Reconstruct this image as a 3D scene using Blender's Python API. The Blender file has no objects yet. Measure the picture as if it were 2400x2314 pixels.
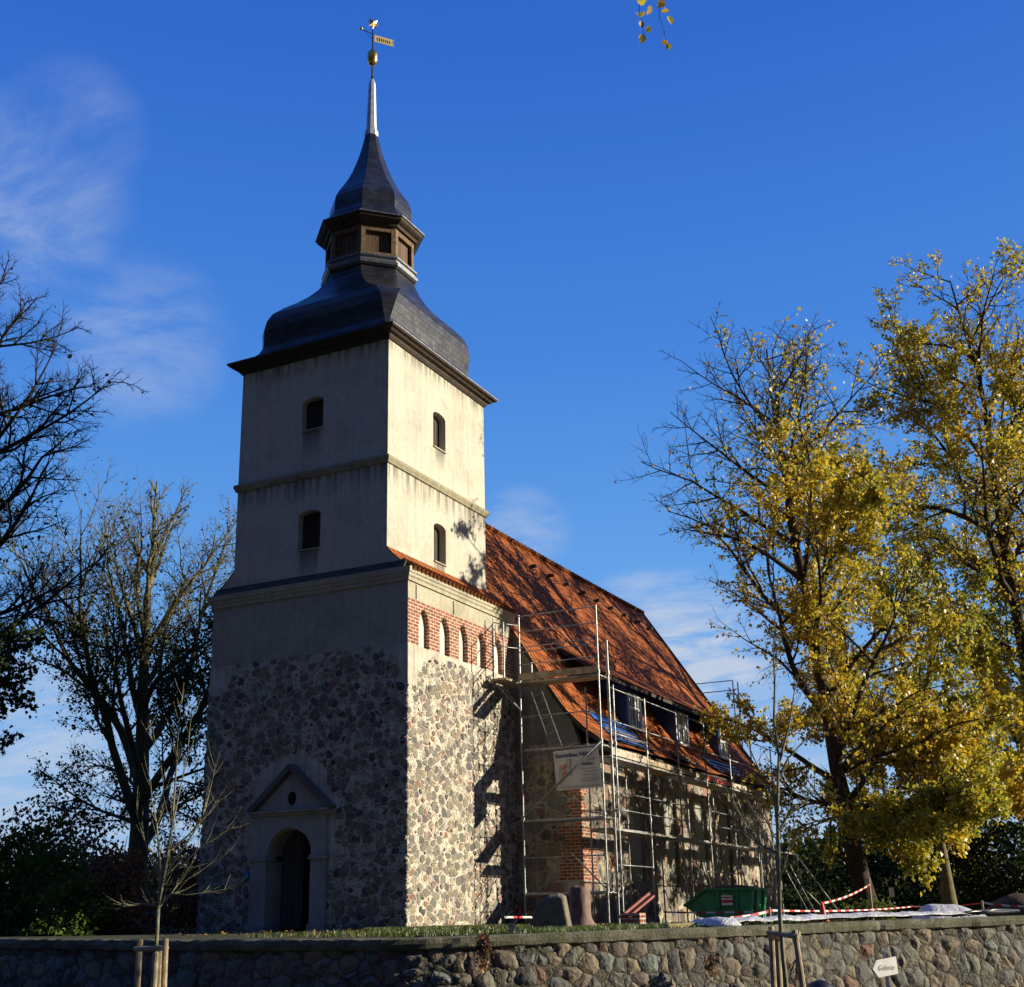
import bpy, math, random
import numpy as np
from mathutils import Vector, Matrix, Quaternion
C = bpy.context.scene
COL = C.collection
R = math.radians
# ------------------------------------------------------------------ camera
F_PX, PPX, PPY = 2919.08, 1136.61, 1213.65
CAM = Vector((16.696, -27.721, 0.28))
yw, pt, rl = R(27.3625), R(17.7683), R(-0.9012)
fw = Vector((-math.sin(yw)*math.cos(pt), math.cos(yw)*math.cos(pt), math.sin(pt)))
rt = Vector((math.cos(yw), math.sin(yw), 0)); up = rt.cross(fw)
rt2 = rt*math.cos(rl)+up*math.sin(rl); up2 = -rt*math.sin(rl)+up*math.cos(rl)
FH = Vector((-math.sin(yw), math.cos(yw), 0))
cd = bpy.data.cameras.new('camera'); cam = bpy.data.objects.new('camera', cd); COL.objects.link(cam)
mw = Matrix((( rt2.x, up2.x, -fw.x, CAM.x), (rt2.y, up2.y, -fw.y, CAM.y), (rt2.z, up2.z, -fw.z, CAM.z), (0, 0, 0, 1)))
cam.matrix_world = mw
cd.sensor_fit = 'HORIZONTAL'; cd.sensor_width = 36; cd.lens = F_PX*36/2400
cd.shift_x = (1200-PPX)/2400; cd.shift_y = (PPY-1157)/2400
cd.clip_end = 2000; cd.clip_start = 0.1
C.camera = cam
# ------------------------------------------------------------------ sun, sky, exposure
SUN = Vector((0.882*math.cos(R(17.5)), 0.471*math.cos(R(17.5)), math.sin(R(17.5)))).normalized()
ld = bpy.data.lights.new('sun', 'SUN'); ld.energy = 5.0; ld.angle = R(0.5); ld.color = (1.0, 0.89, 0.68)
lo = bpy.data.objects.new('sun', ld); COL.objects.link(lo); lo.rotation_euler = SUN.to_track_quat('Z', 'Y').to_euler()
W = bpy.data.worlds.new('World'); C.world = W; W.use_nodes = True
C.view_settings.view_transform = 'Standard'; C.view_settings.look = 'None'
C.view_settings.exposure = 0.55; C.view_settings.gamma = 1.0
C.cycles.max_bounces = 6; C.cycles.transparent_max_bounces = 8

class G:
    """small node-graph writer"""
    def __init__(s, nt): s.nt = nt
    def n(s, t, props=None, **inp):
        nd = s.nt.nodes.new(t)
        for k, v in (props or {}).items(): setattr(nd, k, v)
        for k, v in inp.items():
            sk = nd.inputs[k.replace('_', ' ')]
            if isinstance(v, bpy.types.NodeSocket): s.nt.links.new(v, sk)
            else: sk.default_value = v
        return nd
    def set(s, sk, v):
        if isinstance(v, bpy.types.NodeSocket): s.nt.links.new(v, sk)
        elif v is not None: sk.default_value = v
    def m(s, op, a, b=None, c=None, clamp=False):
        nd = s.nt.nodes.new('ShaderNodeMath'); nd.operation = op; nd.use_clamp = clamp
        s.set(nd.inputs[0], a); s.set(nd.inputs[1], b); s.set(nd.inputs[2], c)
        return nd.outputs[0]
    def vm(s, op, a, b=None, sc=None):
        nd = s.nt.nodes.new('ShaderNodeVectorMath'); nd.operation = op
        s.set(nd.inputs[0], a); s.set(nd.inputs[1], b)
        if sc is not None: s.set(nd.inputs['Scale'], sc)
        return nd.outputs['Value' if op in ('LENGTH', 'DOT_PRODUCT', 'DISTANCE') else 0]
    def mix(s, f, a, b, blend='MIX'):
        nd = s.nt.nodes.new('ShaderNodeMix'); nd.data_type = 'RGBA'; nd.blend_type = blend
        s.set(nd.inputs[0], f)
        for i, v in ((6, a), (7, b)):
            if isinstance(v, (tuple, list)) and len(v) == 3: v = (*v, 1)
            s.set(nd.inputs[i], v)
        return nd.outputs[2]
    def ramp(s, f, stops, interp='LINEAR'):
        nd = s.nt.nodes.new('ShaderNodeValToRGB'); cr = nd.color_ramp; cr.interpolation = interp
        while len(cr.elements) < len(stops): cr.elements.new(0.5)
        for e, (p, c) in zip(cr.elements, stops):
            e.position = p; e.color = (*c, 1) if len(c) == 3 else c
        s.set(nd.inputs[0], f); return nd.outputs[0]
    def sm(s, x, a, b, lo=0.0, hi=1.0):
        nd = s.nt.nodes.new('ShaderNodeMapRange'); nd.interpolation_type = 'SMOOTHSTEP'
        s.set(nd.inputs[0], x); nd.inputs[1].default_value = a; nd.inputs[2].default_value = b
        nd.inputs[3].default_value = lo; nd.inputs[4].default_value = hi
        return nd.outputs[0]
    def noise(s, v, sc, det=3.0, rough=0.55, dist=0.0):
        return s.n('ShaderNodeTexNoise', Vector=v, Scale=sc, Detail=det, Roughness=rough, Distortion=dist)
    def xyz(s, v):
        nd = s.n('ShaderNodeSeparateXYZ', Vector=v); return nd.outputs
    def comb(s, x, y, z):
        nd = s.nt.nodes.new('ShaderNodeCombineXYZ')
        for i, v in enumerate((x, y, z)): s.set(nd.inputs[i], v)
        return nd.outputs[0]
    def obj(s): return s.n('ShaderNodeTexCoord').outputs['Object']
    def uv(s): return s.n('ShaderNodeTexCoord').outputs['UV']

# sky: Nishita, a little more saturated, with thin cloud wisps by direction
nt = W.node_tree; g = G(nt); bg = nt.nodes['Background']
sky = g.n('ShaderNodeTexSky', dict(sky_type='NISHITA', sun_disc=False, sun_elevation=R(17.5), sun_rotation=math.atan2(0.882, 0.471), altitude=50, air_density=1.0, dust_density=0.3, ozone_density=3.0))
dirv = g.n('ShaderNodeTexCoord').outputs['Generated']
dx, dy, dz = g.xyz(dirv)[:3]
den = g.m('ADD', g.m('MAXIMUM', dz, 0.0), 0.12)
pl = g.comb(g.m('DIVIDE', dx, den), g.m('DIVIDE', dy, den), 0.0)
nz = g.noise(g.vm('MULTIPLY', pl, (0.9, 1.25, 1.0)), 2.9, 8, 0.66, 0.5).outputs[0]
def cone(v, a, b):
    v = Vector(v).normalized(); return g.sm(g.vm('DOT_PRODUCT', dirv, tuple(v)), math.cos(R(b)), math.cos(R(a)))
def pixdir(u, v): return (fw*1.0 + rt2*((u-PPX)/F_PX) - up2*((v-PPY)/F_PX)).normalized()
wisp = None
for (u_, v_, rad_, k_) in ((40, 470, 5.2, .55), (170, 300, 3.4, .28), (330, 800, 4.5, .34), (1225, 1255, 2.6, .4), (1610, 1560, 4.8, 1.2), (1500, 1430, 2.5, .5), (100, 1800, 6, .6), (1750, 1800, 5, .6)):
    c_ = g.m('MULTIPLY', cone(pixdir(u_, v_), .3, rad_), k_); wisp = c_ if wisp is None else g.m('MAXIMUM', wisp, c_)
wisp = g.m('MULTIPLY', g.sm(nz, .33, .66), wisp)
hor = g.m('MULTIPLY', g.sm(dz, .20, .05), g.m('MULTIPLY', g.sm(nz, .40, .62), .5))
cl = g.m('MINIMUM', g.m('MAXIMUM', wisp, hor), .85)
grad = g.ramp(dz, [(0.0, (.36, .53, .76)), (.10, (.28, .51, .86)), (.25, (.135, .39, .88)), (.42, (.062, .255, .79)), (.62, (.028, .15, .655)), (1.0, (.014, .09, .48))])
grad = g.vm('SCALE', grad, sc=11.8)
base = g.mix(0.86, sky.outputs[0], grad)      # evens out the bright band round the sun
skc = g.mix(cl, base, (6.6, 7.4, 8.8))
# unseen sky behind the camera darkened in colour, most near horizon, to cut fill
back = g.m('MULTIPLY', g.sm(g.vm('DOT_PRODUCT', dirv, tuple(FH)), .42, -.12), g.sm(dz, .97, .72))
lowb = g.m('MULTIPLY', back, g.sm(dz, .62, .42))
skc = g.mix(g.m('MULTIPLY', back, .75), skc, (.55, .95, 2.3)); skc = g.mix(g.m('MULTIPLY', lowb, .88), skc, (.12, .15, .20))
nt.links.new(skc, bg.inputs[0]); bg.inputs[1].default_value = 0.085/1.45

# ------------------------------------------------------------------ mesh helpers
class MB:
    def __init__(s): s.v = []; s.f = []; s.mi = []; s.uv = None; s.cur = 0
    def add(s, vs, fs, uvs=None):
        o = len(s.v); s.v += [tuple(x) for x in vs]
        s.f += [tuple(i+o for i in f) for f in fs]; s.mi += [s.cur]*len(fs)
        return s
    def quad(s, a, b, c, d): return s.add((a, b, c, d), ((0, 1, 2, 3),))
    def box(s, lo, hi, rot=None, piv=None):
        (x0, y0, z0), (x1, y1, z1) = lo, hi
        vs = [Vector(p) for p in ((x0, y0, z0), (x1, y0, z0), (x1, y1, z0), (x0, y1, z0), (x0, y0, z1), (x1, y0, z1), (x1, y1, z1), (x0, y1, z1))]
        if rot is not None:
            pv = Vector(piv) if piv is not None else sum(vs, Vector())/8
            vs = [pv + rot @ (q-pv) for q in vs]
        return s.add(vs, ((0, 3, 2, 1), (4, 5, 6, 7), (0, 1, 5, 4), (1, 2, 6, 5), (2, 3, 7, 6), (3, 0, 4, 7)))
    def tube(s, path, rad, n=8, caps=True):
        path = [Vector(q) for q in path]; k = len(path)
        rad = [rad]*k if isinstance(rad, (int, float)) else list(rad)
        t0 = (path[1]-path[0]).normalized()
        a = t0.orthogonal().normalized(); vs = []
        for i, q in enumerate(path):
            t = (path[min(i+1, k-1)]-path[max(i-1, 0)])
            t = t.normalized() if t.length > 1e-9 else t0
            a = (a - t*a.dot(t)); a = a.normalized() if a.length > 1e-6 else t.orthogonal().normalized()
            b = t.cross(a)
            for j in range(n):
                w = 2*math.pi*j/n; vs.append(q + (a*math.cos(w)+b*math.sin(w))*rad[i])
        fs = [(i*n+j, i*n+(j+1) % n, (i+1)*n+(j+1) % n, (i+1)*n+j) for i in range(k-1) for j in range(n)]
        if caps: fs += [tuple(range(n))[::-1], tuple((k-1)*n+j for j in range(n))]
        return s.add(vs, fs)
    def beam(s, p, q, w, h):
        """box beam from p to q, width w (horizontal), height h"""
        p, q = Vector(p), Vector(q); t = (q-p).normalized()
        a = t.cross(Vector((0, 0, 1))); a = a.normalized() if a.length > 1e-6 else Vector((1, 0, 0)); b = a.cross(t)
        vs = []
        for e in (p, q):
            for sa, sb in ((-1, -1), (1, -1), (1, 1), (-1, 1)): vs.append(e+a*sa*w/2+b*sb*h/2)
        return s.add(vs, ((0, 1, 2, 3), (7, 6, 5, 4), (0, 4, 5, 1), (1, 5, 6, 2), (2, 6, 7, 3), (3, 7, 4, 0)))
    def prism(s, poly, off):
        """planar polygon (3-D points) swept by vector off"""
        off = Vector(off); n = len(poly); a = [Vector(q) for q in poly]; b = [q+off for q in a]
        return s.add(a+b, [tuple(range(n))[::-1], tuple(range(n, 2*n))] + [(i, (i+1) % n, n+(i+1) % n, n+i) for i in range(n)])
    def loft(s, rings, close=True, cap0=True, cap1=True):
        n = len(rings[0]); vs = [q for r_ in rings for q in r_]
        fs = [(i*n+j, i*n+(j+1) % n, (i+1)*n+(j+1) % n, (i+1)*n+j) for i in range(len(rings)-1) for j in range(n if close else n-1)]
        if cap0: fs.append(tuple(range(n))[::-1])
        if cap1: fs.append(tuple((len(rings)-1)*n+j for j in range(n)))
        return s.add(vs, fs)
    def build(s, name, mats, parent=None, smooth=False):
        me = bpy.data.meshes.new(name); me.from_pydata(s.v, [], s.f)
        for m_ in (mats if isinstance(mats, (list, tuple)) else [mats]): me.materials.append(m_)
        if any(s.mi): me.polygons.foreach_set('material_index', s.mi)
        if smooth: me.polygons.foreach_set('use_smooth', [True]*len(s.f))
        me.update()
        return link(name, me, parent)
def link(name, me, parent=None):
    o = bpy.data.objects.new(name, me); COL.objects.link(o)
    if parent is not None:
        o.parent = parent
        if parent.type == 'EMPTY': o.location = -parent.location   # mesh vertices are in world metres
    return o
def thing(name, label, cat, loc=(0, 0, 0), group=None):
    o = bpy.data.objects.new(name, None); COL.objects.link(o); o.location = loc; o.empty_display_size = 0.3
    o['label'] = label; o['category'] = cat
    if group: o['group'] = group
    return o
def tag(o, label, cat, group=None, kind=None):
    if label: o['label'] = label
    if cat: o['category'] = cat
    if group: o['group'] = group
    if kind: o['kind'] = kind
    return o
def at(u, v, depth):
    """point at a photograph pixel, depth metres ahead of the camera (horizontal)"""
    d = fw + rt2*((u-PPX)/F_PX) - up2*((v-PPY)/F_PX); return CAM + d*(depth/d.dot(FH))

# ------------------------------------------------------------------ materials
MATS = {}
def newmat(name):
    m = bpy.data.materials.new(name); m.use_nodes = True; nt = m.node_tree
    MATS[name] = m; return m, G(nt), nt.nodes['Principled BSDF'], nt.nodes['Material Output']
def bump(g, b, h, dist=0.02, strength=1.0):
    nd = g.n('ShaderNodeBump', Height=h, Distance=dist, Strength=strength); g.nt.links.new(nd.outputs[0], b.inputs['Normal'])
def simple(name, col, rough=0.6, metal=0.0, var=0.25, sc=6.0, bmp=0.0, spec=0.5):
    m, g, b, o = newmat(name); v = g.obj()
    n1 = g.noise(v, sc, 4, 0.6).outputs[0]
    k = g.sm(n1, 0.3, 0.7, 1-var, 1+var)
    c = g.vm('SCALE', col, sc=k)
    g.set(b.inputs['Base Color'], c); b.inputs['Roughness'].default_value = rough; b.inputs['Metallic'].default_value = metal
    b.inputs['Specular IOR Level'].default_value = spec
    if bmp: bump(g, b, g.noise(v, sc*4, 4, 0.6).outputs[0], bmp)
    return m

STONES = [(0.0, (.11, .10, .10)), (.08, (.20, .18, .145)), (.2, (.15, .145, .12)), (.32, (.25, .205, .15)), (.44, (.19, .145, .135)), (.54, (.24, .145, .115)), (.64, (.085, .08, .08)), (.70, (.21, .195, .15)), (.80, (.16, .145, .125)), (.88, (.22, .12, .085)), (.92, (.15, .155, .135)), (.97, (.26, .22, .15))]
def fieldstone(name, scale, mortar, edge=(.035, .085), zlim=None, stones=STONES, depth=.045, zs=1.25, bright=1.0, quoin=None, circ=.56, dome=0.0, rough=.18, bigshare=0.0, warp=.22):
    m, g, b, o = newmat(name); v = g.obj()
    dn = g.noise(v, 1.7, 3).outputs['Color']
    vv = g.vm('ADD', v, g.vm('SCALE', g.vm('SUBTRACT', dn, (.5, .5, .5)), sc=warp))
    dn2 = g.noise(v, 9.0, 2).outputs['Color']
    vv = g.vm('ADD', vv, g.vm('SCALE', g.vm('SUBTRACT', dn2, (.5, .5, .5)), sc=.03))
    vv = g.vm('MULTIPLY', vv, (1, 1, zs))
    def cells(k):
        a_ = g.n('ShaderNodeTexVoronoi', dict(feature='F1'), Vector=vv, Scale=k, Randomness=0.9); b2 = g.n('ShaderNodeTexVoronoi', dict(feature='DISTANCE_TO_EDGE'), Vector=vv, Scale=k, Randomness=0.9)
        cc = g.n('ShaderNodeSeparateColor', Color=a_.outputs['Color']).outputs
        cr_ = g.m('MULTIPLY', g.m('SUBTRACT', g.m('ADD', circ, g.m('MULTIPLY', cc[1], .10)), a_.outputs['Distance']), .62)
        e_ = g.m('SUBTRACT', g.m('SMOOTH_MIN', b2.outputs[0], cr_, .13), g.m('MULTIPLY', cc[1], .03))
        return e_, cc, a_.outputs['Position'], b2.outputs[0]
    eF, cF, pF, _ = cells(scale)
    if bigshare <= 0: e, cellc, pos = eF, cF, pF
    else: eC, cC, pC, dC = cells(scale*.58)
    if bigshare > 0:
        useC = g.m('LESS_THAN', cC[2], bigshare)
        eF = g.m('MINIMUM', eF, g.m('SUBTRACT', g.m('MULTIPLY', dC, 1.5), .02))
        def pick(a_, b_): return g.m('ADD', g.m('MULTIPLY', a_, g.m('SUBTRACT', 1.0, useC)), g.m('MULTIPLY', b_, useC))
        e = pick(eF, g.m('MULTIPLY', eC, 1.3)); cellc = [pick(cF[i], cC[i]) for i in range(2)]+[pick(cF[2], g.m('DIVIDE', cC[2], bigshare))]
        pos = g.mix(useC, pF, pC)
    stone = g.sm(e, *edge)
    # small filling stones in the wide joints
    v2 = g.n('ShaderNodeTexVoronoi', dict(feature='F1'), Vector=vv, Scale=scale*3.1)
    e2 = g.n('ShaderNodeTexVoronoi', dict(feature='DISTANCE_TO_EDGE'), Vector=vv, Scale=scale*3.1)
    c2 = g.n('ShaderNodeSeparateColor', Color=v2.outputs['Color']).outputs
    small = g.m('MULTIPLY', g.sm(e2.outputs[0], .09, .2), g.m('MULTIPLY', g.sm(e, edge[0]-.02, edge[0]-.05), g.m('GREATER_THAN', c2[0], .35)))
    px, py, pz = g.xyz(pos)[:3]
    pz = g.m('DIVIDE', pz, zs)
    keep = 1.0
    if zlim: keep = zlim(g, px, py, pz, cellc[2], v)
    stone = g.m('MULTIPLY', stone, keep); small = g.m('MULTIPLY', small, keep)
    sc_ = g.ramp(cellc[0], stones, 'CONSTANT')
    gr = g.noise(v, 14, 5, .65).outputs[0]; gr2 = g.noise(v, 60, 2).outputs[0]
    sc_ = g.vm('SCALE', sc_, sc=g.m('MULTIPLY', g.sm(gr, .25, .75, .72*bright, 1.3*bright), g.sm(gr2, .3, .7, .88, 1.12)))
    sc2 = g.vm('SCALE', g.ramp(c2[1], stones, 'CONSTANT'), sc=bright)
    mn = g.noise(v, 2.3, 5, .6).outputs[0]
    mo = g.vm('SCALE', mortar, sc=g.sm(mn, .25, .75, .72, 1.15))
    # vertical rain streaks
    st = g.noise(g.vm('MULTIPLY', v, (5, 5, .35)), 1.5, 4, .6).outputs[0]
    mo = g.vm('SCALE', mo, sc=g.sm(st, .3, .6, .75, 1.04))
    col = g.mix(small, mo, sc2); col = g.mix(stone, col, sc_)
    h = g.m('ADD', g.m('MULTIPLY', stone, .8-dome), g.m('MULTIPLY', small, .4))
    if dome: h = g.m('ADD', h, g.m('MULTIPLY', g.m('MULTIPLY', g.sm(e, -.02, .30), dome), g.m('ADD', .6, g.m('MULTIPLY', cellc[2], .8))))
    h = g.m('ADD', h, g.m('MULTIPLY', gr, rough))
    if quoin:
        qm = quoin(g, v); bc, bh = brickcol(g, v)
        col = g.mix(qm, col, bc); h = g.m('ADD', g.m('MULTIPLY', h, g.m('SUBTRACT', 1.0, qm)), g.m('MULTIPLY', g.m('MULTIPLY', bh, qm), .7))
    g.set(b.inputs['Base Color'], col); b.inputs['Roughness'].default_value = .85; b.inputs['Specular IOR Level'].default_value = .25
    if depth > 0:
        d = g.n('ShaderNodeDisplacement', Height=h, Midlevel=.0, Scale=depth)
        g.nt.links.new(d.outputs[0], o.inputs['Displacement']); m.displacement_method = 'BOTH'
    else: bump(g, b, h, .04, .8)
    return m
def brickcol(g, v, mort=(.5, .45, .36)):
    x, y, z = g.xyz(v)[:3]
    bv = g.comb(g.m('ADD', x, y), z, 0.0)
    bt = g.n('ShaderNodeTexBrick', dict(offset=.5), Vector=bv, Color1=(.36, .11, .055, 1), Color2=(.22, .065, .035, 1), Mortar=(*mort, 1), Scale=1.0, Mortar_Size=.014, Brick_Width=.27, Row_Height=.095, Bias=0.0, Mortar_Smooth=.2)
    n = g.noise(v, 5, 4).outputs[0]
    return g.vm('SCALE', bt.outputs[0], sc=g.sm(n, .25, .75, .75, 1.25)), g.m('SUBTRACT', 1.0, bt.outputs['Fac'])

def zl_tower(g, px, py, pz, rnd, v):
    lim = g.m('ADD', g.sm(px, -6.1, -5.7, 6.35, 7.0), g.m('MULTIPLY', rnd, .3))
    k = g.m('LESS_THAN', pz, lim)
    qx = g.m('DIVIDE', g.m('ADD', px, 3.56), 1.5); qz = g.m('DIVIDE', g.m('SUBTRACT', pz, 2.6), 2.0)
    rr = g.m('ADD', g.m('POWER', qx, 2.0), g.m('POWER', qz, 2.0))
    front = g.m('LESS_THAN', py, .35)
    halo = g.m('MULTIPLY', g.m('LESS_THAN', rr, 1.0), front)
    # plastered margin under the brick band on the sunny side
    mg = g.m('MULTIPLY', g.m('GREATER_THAN', px, -.3), g.m('GREATER_THAN', pz, g.sm(py, .2, 1.2, 6.2, 7.1)))
    return g.m('MULTIPLY', k, g.m('MULTIPLY', g.m('SUBTRACT', 1.0, halo), g.m('SUBTRACT', 1.0, mg)))
M_stone = fieldstone('tower_fieldstone', 4.1, (.60, .55, .455), zlim=zl_tower, edge=(-.004, .034), bright=1.15, zs=1.28, circ=.60)
NX, YG = 2.1, 6.25
M_rear = fieldstone('rear_fieldstone', 1.9, (.47, .41, .31), edge=(.005, .04), zs=1.12, bright=1.3, depth=0)
def q_nave(g, v):
    x, y, z = g.xyz(v)[:3]
    row = g.n('ShaderNodeTexWhiteNoise', dict(noise_dimensions='1D'), W=g.m('FLOOR', g.m('DIVIDE', z, .19))).outputs[0]
    lowb = g.m('MULTIPLY', g.sm(z, 1.2, 1.22), g.sm(z, 2.75, 2.73))
    wid = g.m('ADD', g.m('ADD', .12, g.m('MULTIPLY', lowb, .35)), g.m('MULTIPLY', row, .4))
    inx = g.m('GREATER_THAN', x, g.m('SUBTRACT', NX, wid)); iny = g.m('LESS_THAN', y, g.m('ADD', YG, g.m('ADD', g.m('MULTIPLY', wid, .9), g.m('MULTIPLY', lowb, .3))))
    hz = g.m('MULTIPLY', g.m('GREATER_THAN', z, 1.22), g.m('LESS_THAN', z, 3.95))
    return g.m('MULTIPLY', g.m('MULTIPLY', inx, iny), hz)
M_nstone = fieldstone('nave_fieldstone', 2.1, (.47, .41, .31), edge=(-.012, .02), quoin=q_nave, zs=1.15, bright=1.2, circ=.63)
WALLST = [(0.0, (.12, .12, .11)), (.14, (.18, .15, .115)), (.28, (.135, .135, .12)), (.40, (.21, .175, .12)), (.52, (.15, .15, .135)), (.62, (.175, .145, .12)), (.72, (.10, .10, .095)), (.80, (.17, .165, .13)), (.93, (.17, .105, .08)), (.96, (.15, .165, .15))]
M_wall = fieldstone('boulder_wall_stone', 3.3, (.085, .078, .06), edge=(-.02, .05), stones=WALLST, depth=.075, zs=1.1, bright=1.05, circ=.76, dome=.65, rough=.5, warp=.3)

def plaster(name, col, dirt=.45, zstain=(), soot=False):
    m, g, b, o = newmat(name); v = g.obj()
    n1 = g.noise(v, .9, 6, .62).outputs[0]; n2 = g.noise(v, 6, 5, .6).outputs[0]
    st = g.noise(g.vm('MULTIPLY', v, (4, 4, .22)), 1.6, 5, .62).outputs[0]
    k = g.m('MULTIPLY', g.sm(n1, .25, .75, 1-dirt*.5, 1.06), g.sm(n2, .25, .75, 1-dirt*.25, 1.05))
    k = g.m('MULTIPLY', k, g.sm(st, .28, .55, 1-dirt*.28, 1.02))
    z = g.xyz(v)[2]
    for z0, z1 in zstain:   # damp grime bands running down below ledges
        band = g.m('MULTIPLY', g.sm(z, z0, z1), g.m('LESS_THAN', z, z1+.02))
        k = g.m('MULTIPLY', k, g.m('SUBTRACT', 1.0, g.m('MULTIPLY', g.m('MULTIPLY', band, g.sm(st, .62, .4)), .6)))
    rp = g.noise(v, .55, 3, .5, .6).outputs[0]
    k = g.m('MULTIPLY', k, g.m('SUBTRACT', 1.0, g.m('MULTIPLY', g.m('MULTIPLY', g.sm(rp, .585, .60), g.sm(rp, .70, .66)), .10)))
    ck = g.n('ShaderNodeTexVoronoi', dict(feature='DISTANCE_TO_EDGE'), Vector=g.vm('ADD', v, g.vm('SCALE', g.noise(v, 2.2, 4).outputs['Color'], sc=.5)), Scale=.55).outputs[0]
    k = g.m('MULTIPLY', k, g.m('SUBTRACT', 1.0, g.m('MULTIPLY', g.m('MULTIPLY', g.sm(ck, .006, .001), g.sm(n1, .5, .6)), .4)))
    if soot:
        x, y, _ = g.xyz(v)[:3]
        wob = g.m('MULTIPLY', g.m('SUBTRACT', st, .5), .5)
        for (ax_, c0_, hw_) in ((x, -3.28, .42), (y, 2.94, .40)):
            side = g.m('LESS_THAN', y, .1) if ax_ is x else g.m('GREATER_THAN', x, -.75)
            mx_ = g.m('MULTIPLY', g.sm(g.m('ADD', g.m('ABSOLUTE', g.m('SUBTRACT', ax_, c0_)), wob), hw_, hw_*.45), side)
            for zt, zb in ((13.88, 12.9), (10.24, 9.3)):
                k = g.m('MULTIPLY', k, g.m('SUBTRACT', 1.0, g.m('MULTIPLY', g.m('MULTIPLY', g.m('MULTIPLY', g.sm(z, zb, zt), g.m('LESS_THAN', z, zt)), mx_), .62)))
    c = g.mix(g.sm(n1, .5, .75), col, tuple(q*f for q, f in zip(col, (.86, .88, .84))))
    g.set(b.inputs['Base Color'], g.vm('SCALE', c, sc=k)); b.inputs['Roughness'].default_value = .9; b.inputs['Specular IOR Level'].default_value = .15
    hh = g.m('ADD', g.noise(g.vm('MULTIPLY', v, (1, 1, 1.8)), 7, 5, .6).outputs[0], g.m('MULTIPLY', g.noise(v, 45, 3).outputs[0], .25))
    bump(g, b, hh, .05, .55); return m
M_plaster = plaster('lime_plaster', (.63, .595, .50), .4, ((11.6, 12.42), (15.6, 16.3)), True)
M_cornice = plaster('cornice_plaster', (.58, .53, .41), .6)
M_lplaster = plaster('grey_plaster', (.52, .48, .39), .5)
M_gable = plaster('gable_render', (.25, .25, .225), .5)
M_blind = plaster('blind_window_render', (.36, .36, .31), .3)
M_white = plaster('white_niche_plaster', (.70, .68, .60), .3)
M_portal = plaster('portal_plaster', (.46, .45, .41), .5)
def brickmat(name):
    m, g, b, o = newmat(name); v = g.obj(); c, h = brickcol(g, v, (.62, .56, .45))
    g.set(b.inputs['Base Color'], c); b.inputs['Roughness'].default_value = .88
    bump(g, b, g.m('ADD', h, g.m('MULTIPLY', g.noise(v, 30, 3).outputs[0], .4)), .02, .9); return m
M_brick = brickmat('red_brick')
def shingle(name, c1, c2, w, h, rough, spec=.5, bd=.03, rollers=False, mortar=None, metal=0.0, msz=.006):
    m, g, b, o = newmat(name); uv = g.uv()
    u, v_ = g.xyz(uv)[:2]
    bt = g.n('ShaderNodeTexBrick', dict(offset=.0 if rollers else .5), Vector=uv, Color1=(*c1, 1), Color2=(*c2, 1), Mortar=(*(mortar or tuple(x*.35 for x in c1)), 1), Scale=1.0, Mortar_Size=msz, Brick_Width=w, Row_Height=h, Mortar_Smooth=.3)
    ob = g.obj(); n = g.noise(ob, 1.3, 6, .65).outputs[0]; n2 = g.noise(ob, 9, 4, .6).outputs[0]
    c = g.vm('SCALE', bt.outputs[0], sc=g.m('MULTIPLY', g.sm(n, .25, .75, .7, 1.2), g.sm(n2, .25, .75, .82, 1.15)))
    if rollers:   # lichen and soot patches on the tiles
        c = g.mix(g.m('MULTIPLY', g.sm(g.noise(ob, 3.2, 6, .7).outputs[0], .6, .78), .35), c, (.10, .085, .06))
    fr = g.m('FRACT', g.m('DIVIDE', v_, h))
    hh = g.m('SUBTRACT', 1.0, fr)
    if rollers:
        roll = g.m('SINE', g.m('MULTIPLY', u, 2*math.pi/w)); hh = g.m('ADD', g.m('MULTIPLY', hh, .8), g.m('MULTIPLY', roll, .45))
    hh = g.m('ADD', hh, g.m('MULTIPLY', n2, .35))
    g.set(b.inputs['Base Color'], c); b.inputs['Roughness'].default_value = rough; b.inputs['Specular IOR Level'].default_value = spec; b.inputs['Metallic'].default_value = metal
    bump(g, b, hh, bd, 1.0); return m
M_tile = shingle('roof_tile', (.46, .145, .04), (.36, .10, .03), .26, .38, .8, .1, .075, True, msz=.026)
M_slate = shingle('roof_slate', (.07, .07, .073), (.04, .04, .042), .24, .16, .36, .5, .012, metal=.6)
M_copper = simple('lead_sheet', (.20, .21, .23), .42, .7, .3, 9)
M_spire = simple('spire_sheet', (.55, .58, .62), .45, .5, .25, 5)
M_gold = simple('gilding', (.78, .52, .14), .28, 1.0, .2, 8)
M_iron = simple('black_iron', (.02, .02, .022), .5, .4)
M_dkwood = simple('dark_fascia_wood', (.045, .030, .020), .8, 0, .4, 5, .01)
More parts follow.
